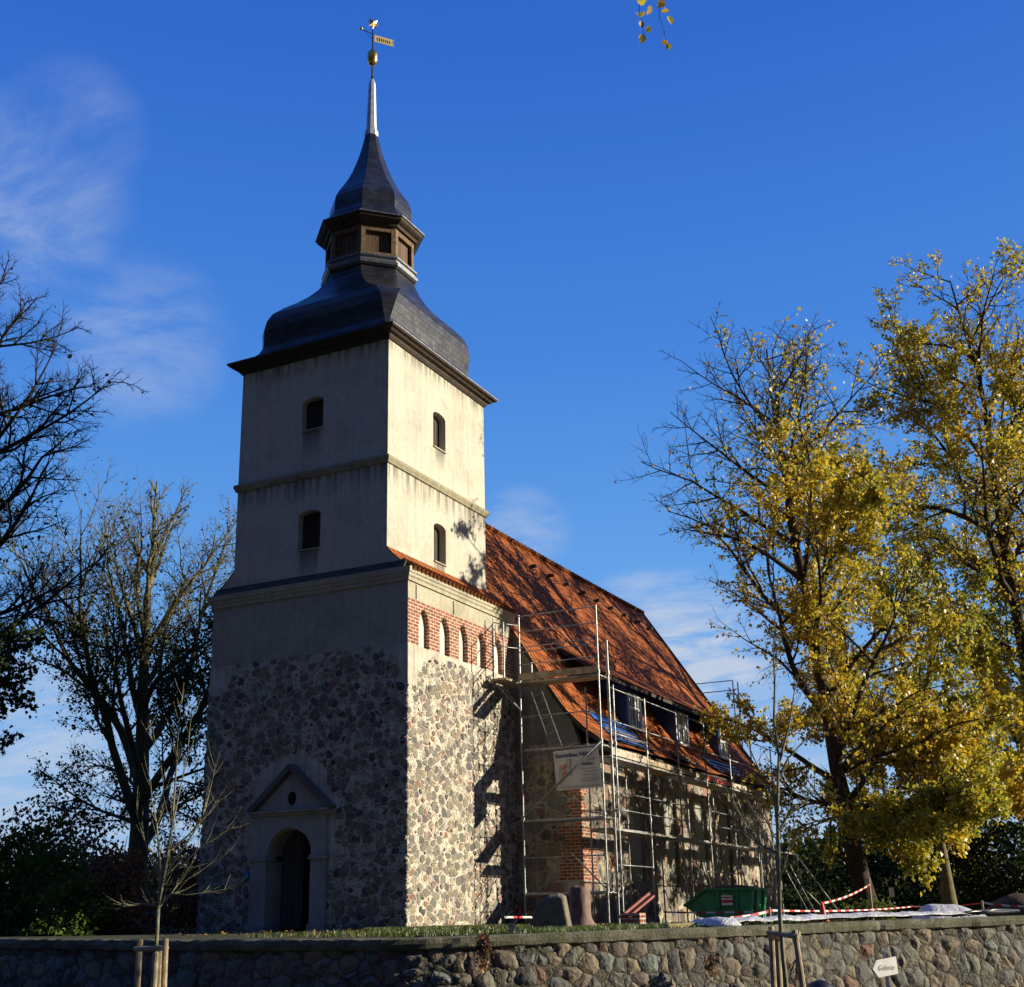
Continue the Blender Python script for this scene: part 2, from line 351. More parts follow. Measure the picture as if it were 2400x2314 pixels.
def woodmat(name, c1, c2, plank=.16, axis=0):
    m, g, b, o = newmat(name); v = g.obj(); x, y, z = g.xyz(v)[:3]
    s = g.m('ADD', x, y); pk = g.m('DIVIDE', s, plank)
    rn = g.n('ShaderNodeTexWhiteNoise', dict(noise_dimensions='1D'), W=g.m('FLOOR', pk)).outputs[0]
    gr = g.noise(g.vm('MULTIPLY', v, (14, 14, 1.2)), 1.5, 5, .65).outputs[0]
    c = g.mix(g.sm(gr, .3, .7), c1, c2); c = g.vm('SCALE', c, sc=g.m('ADD', .7, g.m('MULTIPLY', rn, .6)))
    gap = g.m('LESS_THAN', g.m('ABSOLUTE', g.m('SUBTRACT', g.m('FRACT', pk), .5)), .44)
    c = g.vm('SCALE', c, sc=g.m('ADD', .25, g.m('MULTIPLY', gap, .75)))
    g.set(b.inputs['Base Color'], c); b.inputs['Roughness'].default_value = .8
    bump(g, b, g.m('ADD', gap, gr), .015); return m
M_plank = woodmat('weathered_planks', (.085, .05, .026), (.15, .09, .045))
M_beam = simple('weathered_beam', (.15, .095, .05), .8, 0, .45, 7, .01)
M_louver = woodmat('dark_louver_boards', (.035, .026, .018), (.06, .042, .028), .14)
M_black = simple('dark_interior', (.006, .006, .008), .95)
M_steel = simple('galvanised_steel', (.29, .30, .31), .5, .65, .35, 12)
M_deck = simple('steel_deck', (.33, .33, .32), .5, .5, .35, 8)
M_deckwood = simple('scaffold_board', (.36, .29, .19), .85, 0, .35, 6, .005)
M_toe = simple('toe_board', (.50, .42, .33), .8, 0, .3, 5)
M_winwhite = simple('white_window_paint', (.78, .78, .74), .45, 0, .06)
M_red = simple('red_plastic', (.55, .05, .03), .5, 0, .15)
M_whiteP = simple('white_plastic', (.80, .80, .78), .5, 0, .08)
M_post = simple('round_post_wood', (.40, .32, .20), .85, 0, .3, 8, .01)
M_mem = simple('blue_roof_membrane', (.03, .11, .38), .4, 0, .3, 4, .01)
M_batten = simple('roof_batten', (.20, .11, .06), .8, 0, .3)
M_plaque = simple('blue_plaque_enamel', (.05, .22, .60), .35, 0, .1)
m, g, b, o = newmat('window_glass'); b.inputs['Base Color'].default_value = (.03, .04, .05, 1); b.inputs['Roughness'].default_value = .06; b.inputs['Specular IOR Level'].default_value = .8
M_glass = m

# ------------------------------------------------------------------ ground
WALLC = [(-420, 2199, 29.0), (0, 2200.7, 25.0), (225, 2202, 23.2), (450, 2203, 22.0), (675, 2202, 21.0), (900, 2200, 20.5), (1100, 2194, 20.6), (1300, 2186, 21.0), (1525, 2178, 21.7), (1750, 2170, 22.5), (2000, 2160, 24.0), (2200, 2153, 25.0), (2400, 2146, 26.0), (2750, 2138, 29.0), (3300, 2130, 36)]
WP = [at(*q) for q in WALLC]
def smooth_line(ps, sub=8):
    out = []
    for i in range(len(ps)-1):
        p0, p1, p2, p3 = ps[max(i-1, 0)], ps[i], ps[i+1], ps[min(i+2, len(ps)-1)]
        for k in range(sub):
            t = k/sub
            out.append(0.5*((2*p1)+(p2-p0)*t+(2*p0-5*p1+4*p2-p3)*t*t+(3*p1-p0-3*p2+p3)*t**3))
    return out+[ps[-1]]
WL = smooth_line(WP, 10)
def wall_normal(i):
    t = WL[min(i+1, len(WL)-1)]-WL[max(i-1, 0)]; t.z = 0; t.normalize(); return Vector((t.y, -t.x, 0))
m, g, b, o = newmat('churchyard_soil'); v = g.obj()
n1 = g.noise(v, .35, 6, .65).outputs[0]; n2 = g.noise(v, 9, 5, .7).outputs[0]
c = g.mix(g.sm(n1, .4, .6), (.035, .05, .014), (.065, .045, .022)); c = g.mix(g.sm(n2, .55, .7), c, (.11, .075, .03))
g.set(b.inputs['Base Color'], c); b.inputs['Roughness'].default_value = .95; bump(g, b, n2, .06); M_soil = m
m, g, b, o = newmat('street_asphalt'); v = g.obj(); n2 = g.noise(v, 60, 4, .7).outputs[0]
g.set(b.inputs['Base Color'], g.vm('SCALE', (.03, .03, .03), sc=g.sm(n2, .3, .7, .7, 1.4))); b.inputs['Roughness'].default_value = .9; bump(g, b, n2, .01); M_asph = m
mb = MB(); n = len(WL)
backs = [WL[i]-wall_normal(i)*.2 for i in range(n)]
far = [Vector((q.x, q.y, 0))+(-wall_normal(i)) * 900 for i, q in enumerate(WL)]
rows = []
for i in range(n):
    zc = WL[i].z-.05; a = backs[i]; nn = -wall_normal(i); row = []
    for d in (0, .6, 2, 5, 9, 14, 22, 40, 80, 200, 900):
        q = a+nn*d if d < 15 else a.lerp(far[i], d/900)
        w = min(1, d/9); row.append((q.x, q.y, zc*(1-w)-.02*w))
    rows.append(row)
mb.loft(rows, close=False, cap0=False, cap1=False)
for f in range(len(mb.f)): mb.f[f] = mb.f[f][::-1]
tag(mb.build('churchyard_ground', M_soil, smooth=True), None, None, kind='structure')
mb = MB(); rows = []
for i in range(n):
    a = WL[i]-wall_normal(i)*.1; nn = wall_normal(i)
    rows.append([(a.x+nn.x*d, a.y+nn.y*d, -1.3) for d in (0, 5, 12)])
mb.loft(rows, close=False, cap0=False, cap1=False)
mb.add([(-700, -700, -1.36), (700, -700, -1.36), (700, 900, -1.36), (-700, 900, -1.36)], ((0, 1, 2, 3),))
tag(mb.build('street', M_asph), None, None, kind='structure')

# ------------------------------------------------------------------ boulder wall of the churchyard
wall = thing('boulder_wall', 'low curved churchyard wall of round field boulders with a flat concrete top', 'wall', (WL[60].x, WL[60].y, -1.3))
mb = MB(); pts = []; acc = 0; dense = smooth_line(WP, 60)
keep = [dense[0]]
for q in dense:
    if (q-keep[-1]).length > .035: keep.append(q)
sel = [q for q in keep]
cols = []
for i, q in enumerate(sel):
    t = sel[min(i+1, len(sel)-1)]-sel[max(i-1, 0)]; t.z = 0; t.normalize(); nn = Vector((t.y, -t.x, 0))
    top = q.z-.16
    cols.append([(q.x+nn.x*(-.03+.13*(top-z)), q.y+nn.y*(-.03+.13*(top-z)), z) for z in np.linspace(top, -1.32, 38)])
mb.loft(cols, close=False, cap0=False, cap1=False)
mb.build('stone_face', M_wall, wall, smooth=True)
m, g, b, o = newmat('mossy_concrete'); v = g.obj(); n1 = g.noise(v, 1.6, 6, .65).outputs[0]; n2 = g.noise(v, 22, 5, .7).outputs[0]
c = g.mix(g.sm(n1, .35, .65), (.19, .18, .13), (.095, .10, .05)); c = g.vm('SCALE', c, sc=g.sm(n2, .3, .7, .7, 1.25))
g.set(b.inputs['Base Color'], c); b.inputs['Roughness'].default_value = .9; bump(g, b, n2, .03); M_conc = m
mb = MB(); rows = []
rng = random.Random(3)
for i in range(0, len(sel), 3):
    jt = 1 if (i//3) % 15 == 0 else 0
    q = sel[i]; t = sel[min(i+1, len(sel)-1)]-sel[max(i-1, 0)]; t.z = 0; t.normalize(); nn = Vector((t.y, -t.x, 0))
    j = lambda s=.012: rng.uniform(-s, s)
    pr = []
    for d, z in ((.05, -.175), (.075+j(), -.16+j()), (.085+j(), -.09+j()), (.075+j(), -.02+j()), (.03, j(.008)), (-.25, .0), (-.34, -.02), (-.34, -.3)):
        d_ = d-.022*jt*(d > .04); pr.append((q.x+nn.x*d_, q.y+nn.y*d_, q.z+z-.012*jt*(z > -.05)))
    rows.append(pr)
mb.loft(rows, close=True)
mb.build('concrete_coping', M_conc, wall, smooth=False)

# ------------------------------------------------------------------ church
church = thing('church', 'fieldstone church with plastered tower, slate spire and long red tiled roof', 'church', (0, 0, 0))
TW, D = 6.59, 6.25
UX0, UX1, UY1 = -5.91, -.68, 5.86
# lower tower: one continuous displaced skin over west, front and sunny sides
def grid_skin(path, z0, z1, step, skip=None):
    mb = MB(); cols = []; ps = []
    for (a, b_) in zip(path[:-1], path[1:]):
        a, b_ = Vector(a), Vector(b_); k = max(1, round((b_-a).length/step)); ps += [a.lerp(b_, i/k) for i in range(k)]
    ps.append(Vector(path[-1])); nz_ = max(1, round((z1-z0)/step)); zs = [z0+(z1-z0)*i/nz_ for i in range(nz_+1)]
    vs = [(q.x, q.y, z) for q in ps for z in zs]; m_ = len(zs); fs = []
    for i in range(len(ps)-1):
        for j in range(nz_):
            c = (ps[i]+ps[i+1])/2
            if skip and skip(c.x, c.y, (zs[j]+zs[j+1])/2): continue
            fs.append((i*m_+j, (i+1)*m_+j, (i+1)*m_+j+1, i*m_+j+1))
    return mb.add(vs, fs)
DX0, DX1, DSP = -4.27, -2.85, 1.82
def in_portal(x, y, z):
    if y > .05: return False
    cx, hw = (DX0+DX1)/2, (DX1-DX0)/2+.03
    return abs(x-cx) < hw and (z < DSP or math.hypot(x-cx, z-DSP) < hw)
grid_skin([(-TW, D, 0), (-TW, 0, 0), (0, 0, 0), (0, D, 0)], -.15, 7.2, .038, in_portal).build('tower_lower_wall', M_stone, church, smooth=True)
mb = MB()
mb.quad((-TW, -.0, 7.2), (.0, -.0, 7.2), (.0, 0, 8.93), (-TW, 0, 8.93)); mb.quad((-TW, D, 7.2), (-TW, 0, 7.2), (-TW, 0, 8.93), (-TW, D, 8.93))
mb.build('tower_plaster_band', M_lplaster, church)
# openings helper: wall in (s,z) mapped to 3-D, arched openings with reveals
def arch_pts(s0, s1, zs, rise, n=10, pointed=False):
    c, hw = (s0+s1)/2, (s1-s0)/2; out = []
    for i in range(n+1):
        t = i/n
        if pointed:
            x = -1+2*t; out.append((c+hw*x, zs+rise*(1-abs(x)**1.8)**.75))
        else:
            a = math.pi*(1-t); out.append((c+hw*math.cos(a), zs+rise*math.sin(a)))
    return out
def wall_open(mb, P, s0, s1, z0, z1, ops, depth, mi_wall=0, mi_rev=0, mi_back=0, nrm=None):
    """ops: (sl, sr, zbottom, zspring, rise, pointed)"""
    mb.cur = mi_wall; cur = s0
    for sl, sr, zb, zs, rise, ptd in ops:
        mb.quad(P(cur, z0, 0), P(sl, z0, 0), P(sl, z1, 0), P(cur, z1, 0))
        if zb > z0+1e-6: mb.quad(P(sl, z0, 0), P(sr, z0, 0), P(sr, zb, 0), P(sl, zb, 0))
        A = arch_pts(sl, sr, zs, rise, 10, ptd)
        for (a, za), (b_, zb_) in zip(A[:-1], A[1:]): mb.quad(P(a, za, 0), P(b_, zb_, 0), P(b_, z1, 0), P(a, z1, 0))
        out = [(sl, zb)]+A+[(sr, zb)]
        mb.cur = mi_rev
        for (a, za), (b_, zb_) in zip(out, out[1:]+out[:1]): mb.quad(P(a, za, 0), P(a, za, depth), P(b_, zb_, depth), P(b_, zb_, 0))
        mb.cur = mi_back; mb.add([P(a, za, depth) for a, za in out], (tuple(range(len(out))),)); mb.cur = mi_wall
        cur = sr
    mb.quad(P(cur, z0, 0), P(s1, z0, 0), P(s1, z1, 0), P(cur, z1, 0))
PS = lambda s, z, d: (-d, s, z)           # sunny side of the lower tower (x = 0)
mb = MB()
nich = [(.57, 1.12), (1.70, 2.27), (2.80, 3.33), (3.91, 4.44), (5.02, 5.55)]
wall_open(mb, PS, 0, D, 7.2, 8.45, [(a, b_, 7.2001, 7.85, .43, True) for a, b_ in nich], .13, 0, 0, 1)
mb.build('brick_arcade', [M_brick, M_white], church)
mb = MB(); mb.quad((0, 0, 8.45), (0, D, 8.45), (0, D, 8.93), (0, 0, 8.93)); mb.build('frieze_band', M_cornice, church)
mb = MB()
for y in (.42, 2.5):
    mb = MB(); mb.box((-.01, y-.025, 8.47), (.006, y+.025, 8.86)); mb.build('vent_slit', M_black, church)
# cornice around the lower tower: stepped profile swept round three sides
def sweep_profile(path, prof, close=False):
    """path: list of (point, outward) ; prof: list of (out, z)"""
    mb = MB(); mb.loft([[(p[0]+n_[0]*o_, p[1]+n_[1]*o_, z) for o_, z in prof] for p, n_ in path], close=True); return mb
pth = [((-TW, D), (-1, 0)), ((-TW, 0), (-1, -1)), ((0, 0), (1, -1)), ((0, D), (1, 0))]
sweep_profile(pth, [(-.05, 8.915), (.05, 8.915), (.06, 8.98), (.05, 9.0), (.09, 9.04), (.10, 9.11), (.13, 9.13), (.15, 9.27), (-.05, 9.3)]).build('stone_cornice', M_cornice, church)
m, g, b, o = newmat('mossy_ledge'); n_ = g.noise(g.obj(), 4, 5, .65).outputs[0]
g.set(b.inputs['Base Color'], g.mix(g.sm(n_, .3, .7), (.045, .045, .035), (.10, .10, .07))); b.inputs['Roughness'].default_value = .9; M_ledge = m
mb = MB(); mb.loft([[(x, -.15, 9.275), (x, .0, 9.5), (x, .02, 9.25)] for x in (-6.5, -.05)]); mb.build('weathered_ledge', M_ledge, church)
# curved tiled skirts between lower and upper tower
AP = [(.17, 9.22), (.06, 9.30), (-.12, 9.43), (-.32, 9.60), (-.50, 9.76), (-.68, 9.97)]
def uvloft(name, rows, us, mat, parent, smooth=False, flip=False):
    """rows[i][j] points; uv u = us[j] (metres), v = arc length along rows"""
    me = bpy.data.meshes.new(name); nr, nc = len(rows), len(rows[0])
    vs = [tuple(q) for r_ in rows for q in r_]
    fs = [(i*nc+j, i*nc+j+1, (i+1)*nc+j+1, (i+1)*nc+j) for i in range(nr-1) for j in range(nc-1)]
    if flip: fs = [f[::-1] for f in fs]
    me.from_pydata(vs, [], fs); me.materials.append(mat)
    acc = [0]
    for i in range(1, nr): acc.append(acc[-1]+max((Vector(rows[i][j])-Vector(rows[i-1][j])).length for j in (0, nc//2)))
    uvl = me.uv_layers.new(name='UVMap')
    for li, lp in enumerate(me.loops):
        i, j = divmod(lp.vertex_index, nc); uvl.data[li].uv = ((us[i][j] if isinstance(us[0], (list, tuple)) else us[j]), acc[i])
    if smooth: me.polygons.foreach_set('use_smooth', [True]*len(fs))
    return link(name, me, parent)
for sgn in (1, -1):
    X = (lambda x: x) if sgn == 1 else (lambda x: -TW-x)
    uvloft('tiled_skirt', [[(X(x), y, z) for y in (-.03, D+.1)] for x, z in AP[::1]], [0, D+.13], M_tile, church, flip=(sgn == -1))
    mb = MB(); poly = [(X(x), -.004, z-.03) for x, z in AP]+[(X(-.68), -.004, 9.2), (X(.05), -.004, 9.2)]
    mb.prism(poly, (0, .2, 0)); mb.build('skirt_end_wall', M_plaster, church)
    if sgn == 1:
        mb = MB()
        for k in range(29):
            y = .06+k*.215; mb.tube([(.19, y, 9.245), (.02, y, 9.36), (-.2, y, 9.52)], [.07, .07, .07], 6)
        mb.build('eave_tile_row', M_tile, church)
# upper tower
PF = lambda s, z, d: (s, d, z)
PU = lambda s, z, d: (UX1-d, s, z)
ops_f = [(-3.66, -2.90, 13.90, 14.78, .14, False)]; ops_f2 = [(-3.67, -2.90, 10.26, 11.28, .14, False)]
ops_s = [(2.55, 3.31, 13.75, 14.78, .14, False)]; ops_s2 = [(2.58, 3.30, 10.18, 11.24, .14, False)]
ZS = 12.5
mb = MB()
for z0, z1, of, os_ in ((9.2, ZS, ops_f2, ops_s2), (ZS, 16.4, ops_f, ops_s)):
    wall_open(mb, PF, UX0, UX1, z0, z1, of, .34, 0, 0, 1); wall_open(mb, PU, 0, UY1, z0, z1, os_, .34, 0, 0, 1)
mb.quad((UX1, UY1, 9.2), (UX0, UY1, 9.2), (UX0, UY1, 16.4), (UX1, UY1, 16.4)); mb.quad((UX0, UY1, 9.2), (UX0, 0, 9.2), (UX0, 0, 16.4), (UX0, UY1, 16.4))
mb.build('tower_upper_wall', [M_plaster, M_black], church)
for ops, P in ((ops_f, PF), (ops_f2, PF), (ops_s, PU), (ops_s2, PU)):
    for sl, sr, zb, zs, rise, _ in ops:
        mb = MB(); k = 5; w = (sr-sl)/k
        for i in range(k):
            a, b_ = sl+i*w+.01, sl+(i+1)*w-.01
            q = [P(a, zb, .22), P(b_, zb, .22), P(b_, zs+.1, .22), P(a, zs+.1, .22)]; off = Vector(P(a, zb, .26))-Vector(P(a, zb, .22)); mb.prism(q, off)
        sh = mb.build('louver_shutter', M_louver, church)
        mb = MB(); q = [P(sl, zb-.03, -.05), P(sr, zb-.03, -.05), P(sr, zb-.03, .3), P(sl, zb-.03, .3)]; mb.prism(q, (0, 0, .035)); mb.build('window_sill', M_cornice, church)
pu = [((UX0, UY1), (-1, 1)), ((UX0, 0), (-1, -1)), ((UX1, 0), (1, -1)), ((UX1, UY1), (1, 1)), ((UX0, UY1), (-1, 1))]
m2 = plaster('string_course', (.42, .38, .27), .6)
sweep_profile(pu, [(-.04, 12.40), (.05, 12.40), (.07, 12.46), (.10, 12.52), (.10, 12.60), (-.04, 12.68)]).build('string_course', m2, church)
# eave under the tower roof
sweep_profile(pu, [(-.05, 16.20), (.04, 16.20), (.09, 16.27), (.11, 16.33), (.21, 16.36), (.25, 16.41), (.34, 16.44), (.36, 16.49), (-.05, 16.52)]).build('tower_eave', M_dkwood, church)
CX, CY = -3.295, 2.93
def oct_ring(ax, ay, ch, z):
    cxm = min(ch, ax*.999); cym = min(ch, ay*.999)
    return [(CX+sx, CY+sy, z) for sx, sy in ((-ax+cxm, -ay), (ax-cxm, -ay), (ax, -ay+cym), (ax, ay-cym), (ax-cxm, ay), (-ax+cxm, ay), (-ax, ay-cym), (-ax, -ay+cym))]
REG = 0.5858
def interp(tbl, z):
    for (z0, *a), (z1, *b_) in zip(tbl[:-1], tbl[1:]):
        if z0 <= z <= z1:
            t = (z-z0)/(z1-z0); return [p_+(q_-p_)*t for p_, q_ in zip(a, b_)]
    return list(tbl[-1][1:])
# (z, extent measured in the picture plane, chamfer fraction)
bell = [(16.51, 4.30, .012), (16.64, 3.86, .015), (16.80, 3.50, .02), (16.98, 3.26, .035), (17.18, 3.12, .055), (17.42, 3.08, .08), (17.75, 3.06, .12), (18.05, 2.98, .16), (18.30, 2.84, .21), (18.52, 2.58, .27), (18.75, 2.24, .33), (19.0, 1.95, .40), (19.25, 1.73, .47), (19.5, 1.56, .53), (19.75, 1.45, .57), (19.98, 1.40, REG)]
def bell_ring(z, ext, c):
    t = max(0, min(1, (z-16.5)/(19.6-16.5)))
    rx, ry = 2.61/3.79, 2.93/3.79; r0 = .97
    ax = ext*(rx*(1-t)+r0*t); ay = ext*(ry*(1-t)+r0*t)
    return oct_ring(ax, ay, c*(ax+ay)/2, z)
def fine(tbl, k=3):
    out = []
    for a, b_ in zip(tbl[:-1], tbl[1:]): out += [tuple(p_+(q_-p_)*i/k for p_, q_ in zip(a, b_)) for i in range(k)]
    return out+[tbl[-1]]
def ring_us(rings):
    us = []
    for r_ in rings:
        r2 = r_+[r_[0]]; acc = [0]
        for a, b_ in zip(r2[:-1], r2[1:]): acc.append(acc[-1]+(Vector(b_)-Vector(a)).length)
        us.append(acc)
    return us
def bell_roof(name, rings, mat, parent):
    us = ring_us(rings); return uvloft(name, [r_+[r_[0]] for r_ in rings], us, mat, parent)
bell_roof('slate_bell_roof', [bell_ring(*q) for q in fine(bell, 2)], M_slate, church)
sweep_profile(pu, [(.34, 16.485), (.375, 16.485), (.375, 16.515), (.34, 16.52)]).build('eave_flashing', M_copper, church)
# lantern
lant = MB(); A = 1.36
def rng_oct(a, z): return oct_ring(a, a, a*REG, z)
lant.loft([rng_oct(1.40, 19.96), rng_oct(1.47, 20.02), rng_oct(1.49, 20.10), rng_oct(1.40, 20.14), rng_oct(1.40, 20.24), rng_oct(1.46, 20.28), rng_oct(1.46, 20.33), rng_oct(1.30, 20.36)])
ltn = lant.build('lantern_base', M_copper, church)
mb = MB(); mb.loft([rng_oct(1.24, 20.3), rng_oct(1.24, 21.6)]); body = mb.build('lantern', M_plank, church)
mb = MB()
O8 = [Vector((q[0], q[1], 0)) for q in rng_oct(1.36, 0)]
for i in range(8):
    a, b_ = O8[i], O8[(i+1) % 8]; t = (b_-a).normalized(); c = Vector((CX, CY, 0)); inn = (c-(a+b_)/2).normalized()
    L_ = (b_-a).length
    for s0, s1, z0, z1, dd in ((0, .14, 20.34, 21.6, 0), (L_-.14, L_, 20.34, 21.6, 0), (.14, L_-.14, 20.34, 20.46, .004), (.14, L_-.14, 21.22, 21.6, .004)):
        q = [a+t*s0+inn*dd, a+t*s1+inn*dd, a+t*s1+inn*.11, a+t*s0+inn*.11]; mb.prism([(p_.x, p_.y, z0) for p_ in q], (0, 0, z1-z0))
mb.build('lantern_frame', M_beam, body)
mb = MB(); mb.loft([rng_oct(1.32, 21.38), rng_oct(1.44, 21.42), rng_oct(1.47, 21.50), rng_oct(1.56, 21.55), rng_oct(1.62, 21.60), rng_oct(1.66, 21.70), rng_oct(1.2, 21.72)]); mb.build('lantern_cornice', M_dkwood, church)
mb = MB(); mb.loft([rng_oct(1.665, 21.69), rng_oct(1.69, 21.69), rng_oct(1.69, 21.73), rng_oct(1.3, 21.75)], cap0=False); mb.build('lantern_flashing', M_copper, church)
bell2 = [(21.74, 1.66, 0), (21.86, 1.50, 0), (22.05, 1.36, 0), (22.25, 1.29, 0), (22.55, 1.285, 0), (22.8, 1.25, 0), (23.05, 1.14, 0), (23.3, .99, 0), (23.6, .83, 0), (23.95, .675, 0), (24.4, .52, 0), (24.9, .37, 0), (25.35, .265, 0), (25.75, .19, 0)]
bell_roof('slate_cap_roof', [rng_oct(a, z) for z, a, _ in fine(bell2, 2)], M_slate, church)
mb = MB(); mb.loft([rng_oct(.215, 25.62), rng_oct(.22, 25.8), rng_oct(.185, 25.84), rng_oct(.165, 26.0), rng_oct(.115, 27.7), rng_oct(.10, 27.8), rng_oct(.05, 27.95)]); mb.build('spire_needle', M_spire, church)
# weather vane
def lathe(mb, cx, cy, prof, n=20): mb.loft([[(cx+r_*math.cos(2*math.pi*k/n), cy+r_*math.sin(2*math.pi*k/n), z) for k in range(n)] for r_, z in prof]); return mb
mb = MB(); mb.tube([(CX, CY, 27.9), (CX, CY, 30.0)], .028, 8); lathe(mb, CX, CY, [(.03, 27.95), (.06, 28.0), (.03, 28.06)], 8)
vane = mb.build('weather_vane', M_iron, church)
lathe(MB(), CX, CY, [(.02, 28.52), (.12, 28.56), (.165, 28.66), (.18, 28.8), (.18, 28.92), (.165, 29.02), (.12, 29.10), (.03, 29.12)], 24).build('gilded_ball', M_gold, vane, smooth=True)
pd = Vector((rt.x*.92+FH.x*.36, rt.y*.92+FH.y*.36, 0)).normalized()     # direction the flag points
base = Vector((CX, CY, 0))
mb = MB(); f0, f1 = base+pd*.06, base+pd*.74
sl = -.03
poly = [(f0.x, f0.y, 29.80), (f1.x, f1.y, 29.80+sl), (f1.x, f1.y, 29.72+sl), (*(base+pd*.67)[:2], 29.68+sl), (f1.x, f1.y, 29.64+sl), (f1.x, f1.y, 29.52+sl), (f0.x, f0.y, 29.52)]
pn = Vector((pd.y, -pd.x, 0)); mb.prism(poly, pn*.012)
for k in (0, 1, 2):
    q = base+pd*.75; lathe(mb, q.x, q.y, [(.004, 29.50+sl+k*.13), (.03, 29.53+sl+k*.13), (.004, 29.56+sl+k*.13)], 8)
flag = mb.build('vane_flag', simple('pale_gilt', (.60, .50, .24), .45, 0, .15), vane)
mb = MB()
for k in range(7):
    a = base+pd*(.15+.075*k)+pn*-.004; z = 29.66+sl*(.13+.068*k)/.6
    mb.prism([(a.x, a.y, z-.07), (*(a+pd*.03)[:2], z-.07), (*(a+pd*.03)[:2], z+.06), (a.x, a.y, z+.06)], pn*.02)
mb.build('flag_cutout', M_iron, flag)
mb = MB(); q = base-pd*.42; mb.tube([(CX, CY, 29.82), (q.x, q.y, 29.92)], .014, 6); mb.tube([(CX, CY, 29.62), (*(base-pd*.16)[:2], 29.72), (*(base-pd*.26)[:2], 29.86)], .008, 5)
mb.build('vane_arm', M_iron, vane)
lathe(MB(), q.x, q.y, [(.005, 29.86), (.05, 29.89), (.065, 29.93), (.05, 29.97), (.005, 30.0)], 12).build('counter_ball', M_gold, vane, smooth=True)
mb = MB(); c = base+Vector((0, 0, 30.28)); sd = Vector((rt.x*.85+FH.x*.5, rt.y*.85+FH.y*.5, 0)).normalized(); sn = Vector((sd.y, -sd.x, 0))
ring = []
for k in range(16):
    a = math.pi*2*k/16+math.pi/2; r_ = .25 if k % 2 == 0 else .115; ring.append(c+sd*math.cos(a)*r_+Vector((0, 0, 1))*math.sin(a)*r_)
vs = ring+[c+sn*.04, c-sn*.04]; mb.add(vs, [(k, (k+1) % 16, 16) for k in range(16)]+[((k+1) % 16, k, 17) for k in range(16)]); mb.build('gilded_star', M_gold, vane)

# portal
pc, ph = (DX0+DX1)/2, (DX1-DX0)/2
mb = MB()
def archfill(mb, s0, s1, z1, sl, sr, zs, d0, d1):
    """frame panel in front of the wall with a round arched opening, between y=d0 (front) and y=d1"""
    A = arch_pts(sl, sr, zs, (sr-sl)/2, 20)
    def Q(a, za, b_, zb_): mb.quad((a, d0, za), (b_, d0, zb_), (b_, d0, z1), (a, d0, z1))
    mb.quad((s0, d0, zs), (sl, d0, zs), (sl, d0, z1), (s0, d0, z1)); mb.quad((sr, d0, zs), (s1, d0, zs), (s1, d0, z1), (sr, d0, z1))
    for (a, za), (b_, zb_) in zip(A[:-1], A[1:]):
        Q(a, za, b_, zb_); mb.quad((a, d0, za), (a, d1, za), (b_, d1, zb_), (b_, d0, zb_))
    mb.quad((s0, d0, z1), (s1, d0, z1), (s1, d1, z1), (s0, d1, z1))
    mb.quad((s0, d0, zs), (s0, d0, z1), (s0, d1, z1), (s0, d1, zs)); mb.quad((s1, d0, z1), (s1, d0, zs), (s1, d1, zs), (s1, d1, z1))
archfill(mb, -4.69, -2.41, 2.90, DX0, DX1, DSP+.08, -.10, .9)
for s0, s1 in ((-4.79, DX0+.0), (DX1, -2.37)):
    mb.box((s0, -.13, -.05), (s1, .9, 1.78)); mb.box((s0-.05, -.17, 1.78), (s1+.03 if s0 < -4 else s1+.05, .3, 1.84)); mb.box((s0-.03, -.15, 1.84), (s1+.0, .3, 1.90))
    mb.box((s0-.04, -.17, -.05), (s1+.02, .2, .18))
prt = mb.build('portal', M_portal, church)
mb = MB(); mb.loft([[(x, y_, z_) for y_, z_ in ((-.10, 2.90), (-.16, 2.93), (-.17, 2.98), (-.24, 3.0), (-.25, 3.06), (.05, 3.07), (.05, 2.9))] for x in (-4.83, -2.22)]); mb.build('entablature', M_portal, prt)
mb = MB(); mb.prism([(-4.70, -.08, 3.07), (-2.35, -.08, 3.07), (-3.525, -.08, 4.05)], (0, .14, 0)); ped = mb.build('pediment', M_portal, prt)
mb = MB()
for s in (-1, 1):
    a = Vector((-3.525+s*1.33, 0, 3.02)); b_ = Vector((-3.525, 0, 4.17)); mb.beam(a+Vector((0, -.12, .03)), b_+Vector((0, -.12, .03)), .26, .13)
m3 = plaster('pediment_cornice', (.20, .19, .17), .6)
mb.build('raking_cornice', m3, ped)
mb = MB(); n_ = 20
rg = lambda r_, y: [(-3.52+r_*.9*math.cos(2*math.pi*k/n_), y, 3.36+r_*1.2*math.sin(2*math.pi*k/n_)) for k in range(n_)]
mb.add(rg(.15, -.086), (tuple(range(n_)),)); mb.build('oculus', M_black, ped)
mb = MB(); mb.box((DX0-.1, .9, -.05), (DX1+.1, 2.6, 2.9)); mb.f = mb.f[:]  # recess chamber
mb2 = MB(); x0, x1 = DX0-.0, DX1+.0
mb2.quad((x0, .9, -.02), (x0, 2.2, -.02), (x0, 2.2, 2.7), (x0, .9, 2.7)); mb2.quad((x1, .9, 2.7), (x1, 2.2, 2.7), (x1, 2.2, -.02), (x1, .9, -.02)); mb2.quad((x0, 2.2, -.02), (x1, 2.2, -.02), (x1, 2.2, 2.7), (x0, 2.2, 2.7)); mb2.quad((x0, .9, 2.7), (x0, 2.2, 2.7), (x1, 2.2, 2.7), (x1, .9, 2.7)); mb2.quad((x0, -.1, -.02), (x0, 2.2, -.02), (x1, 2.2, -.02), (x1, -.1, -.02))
mb2.build('porch_recess', M_black, prt)
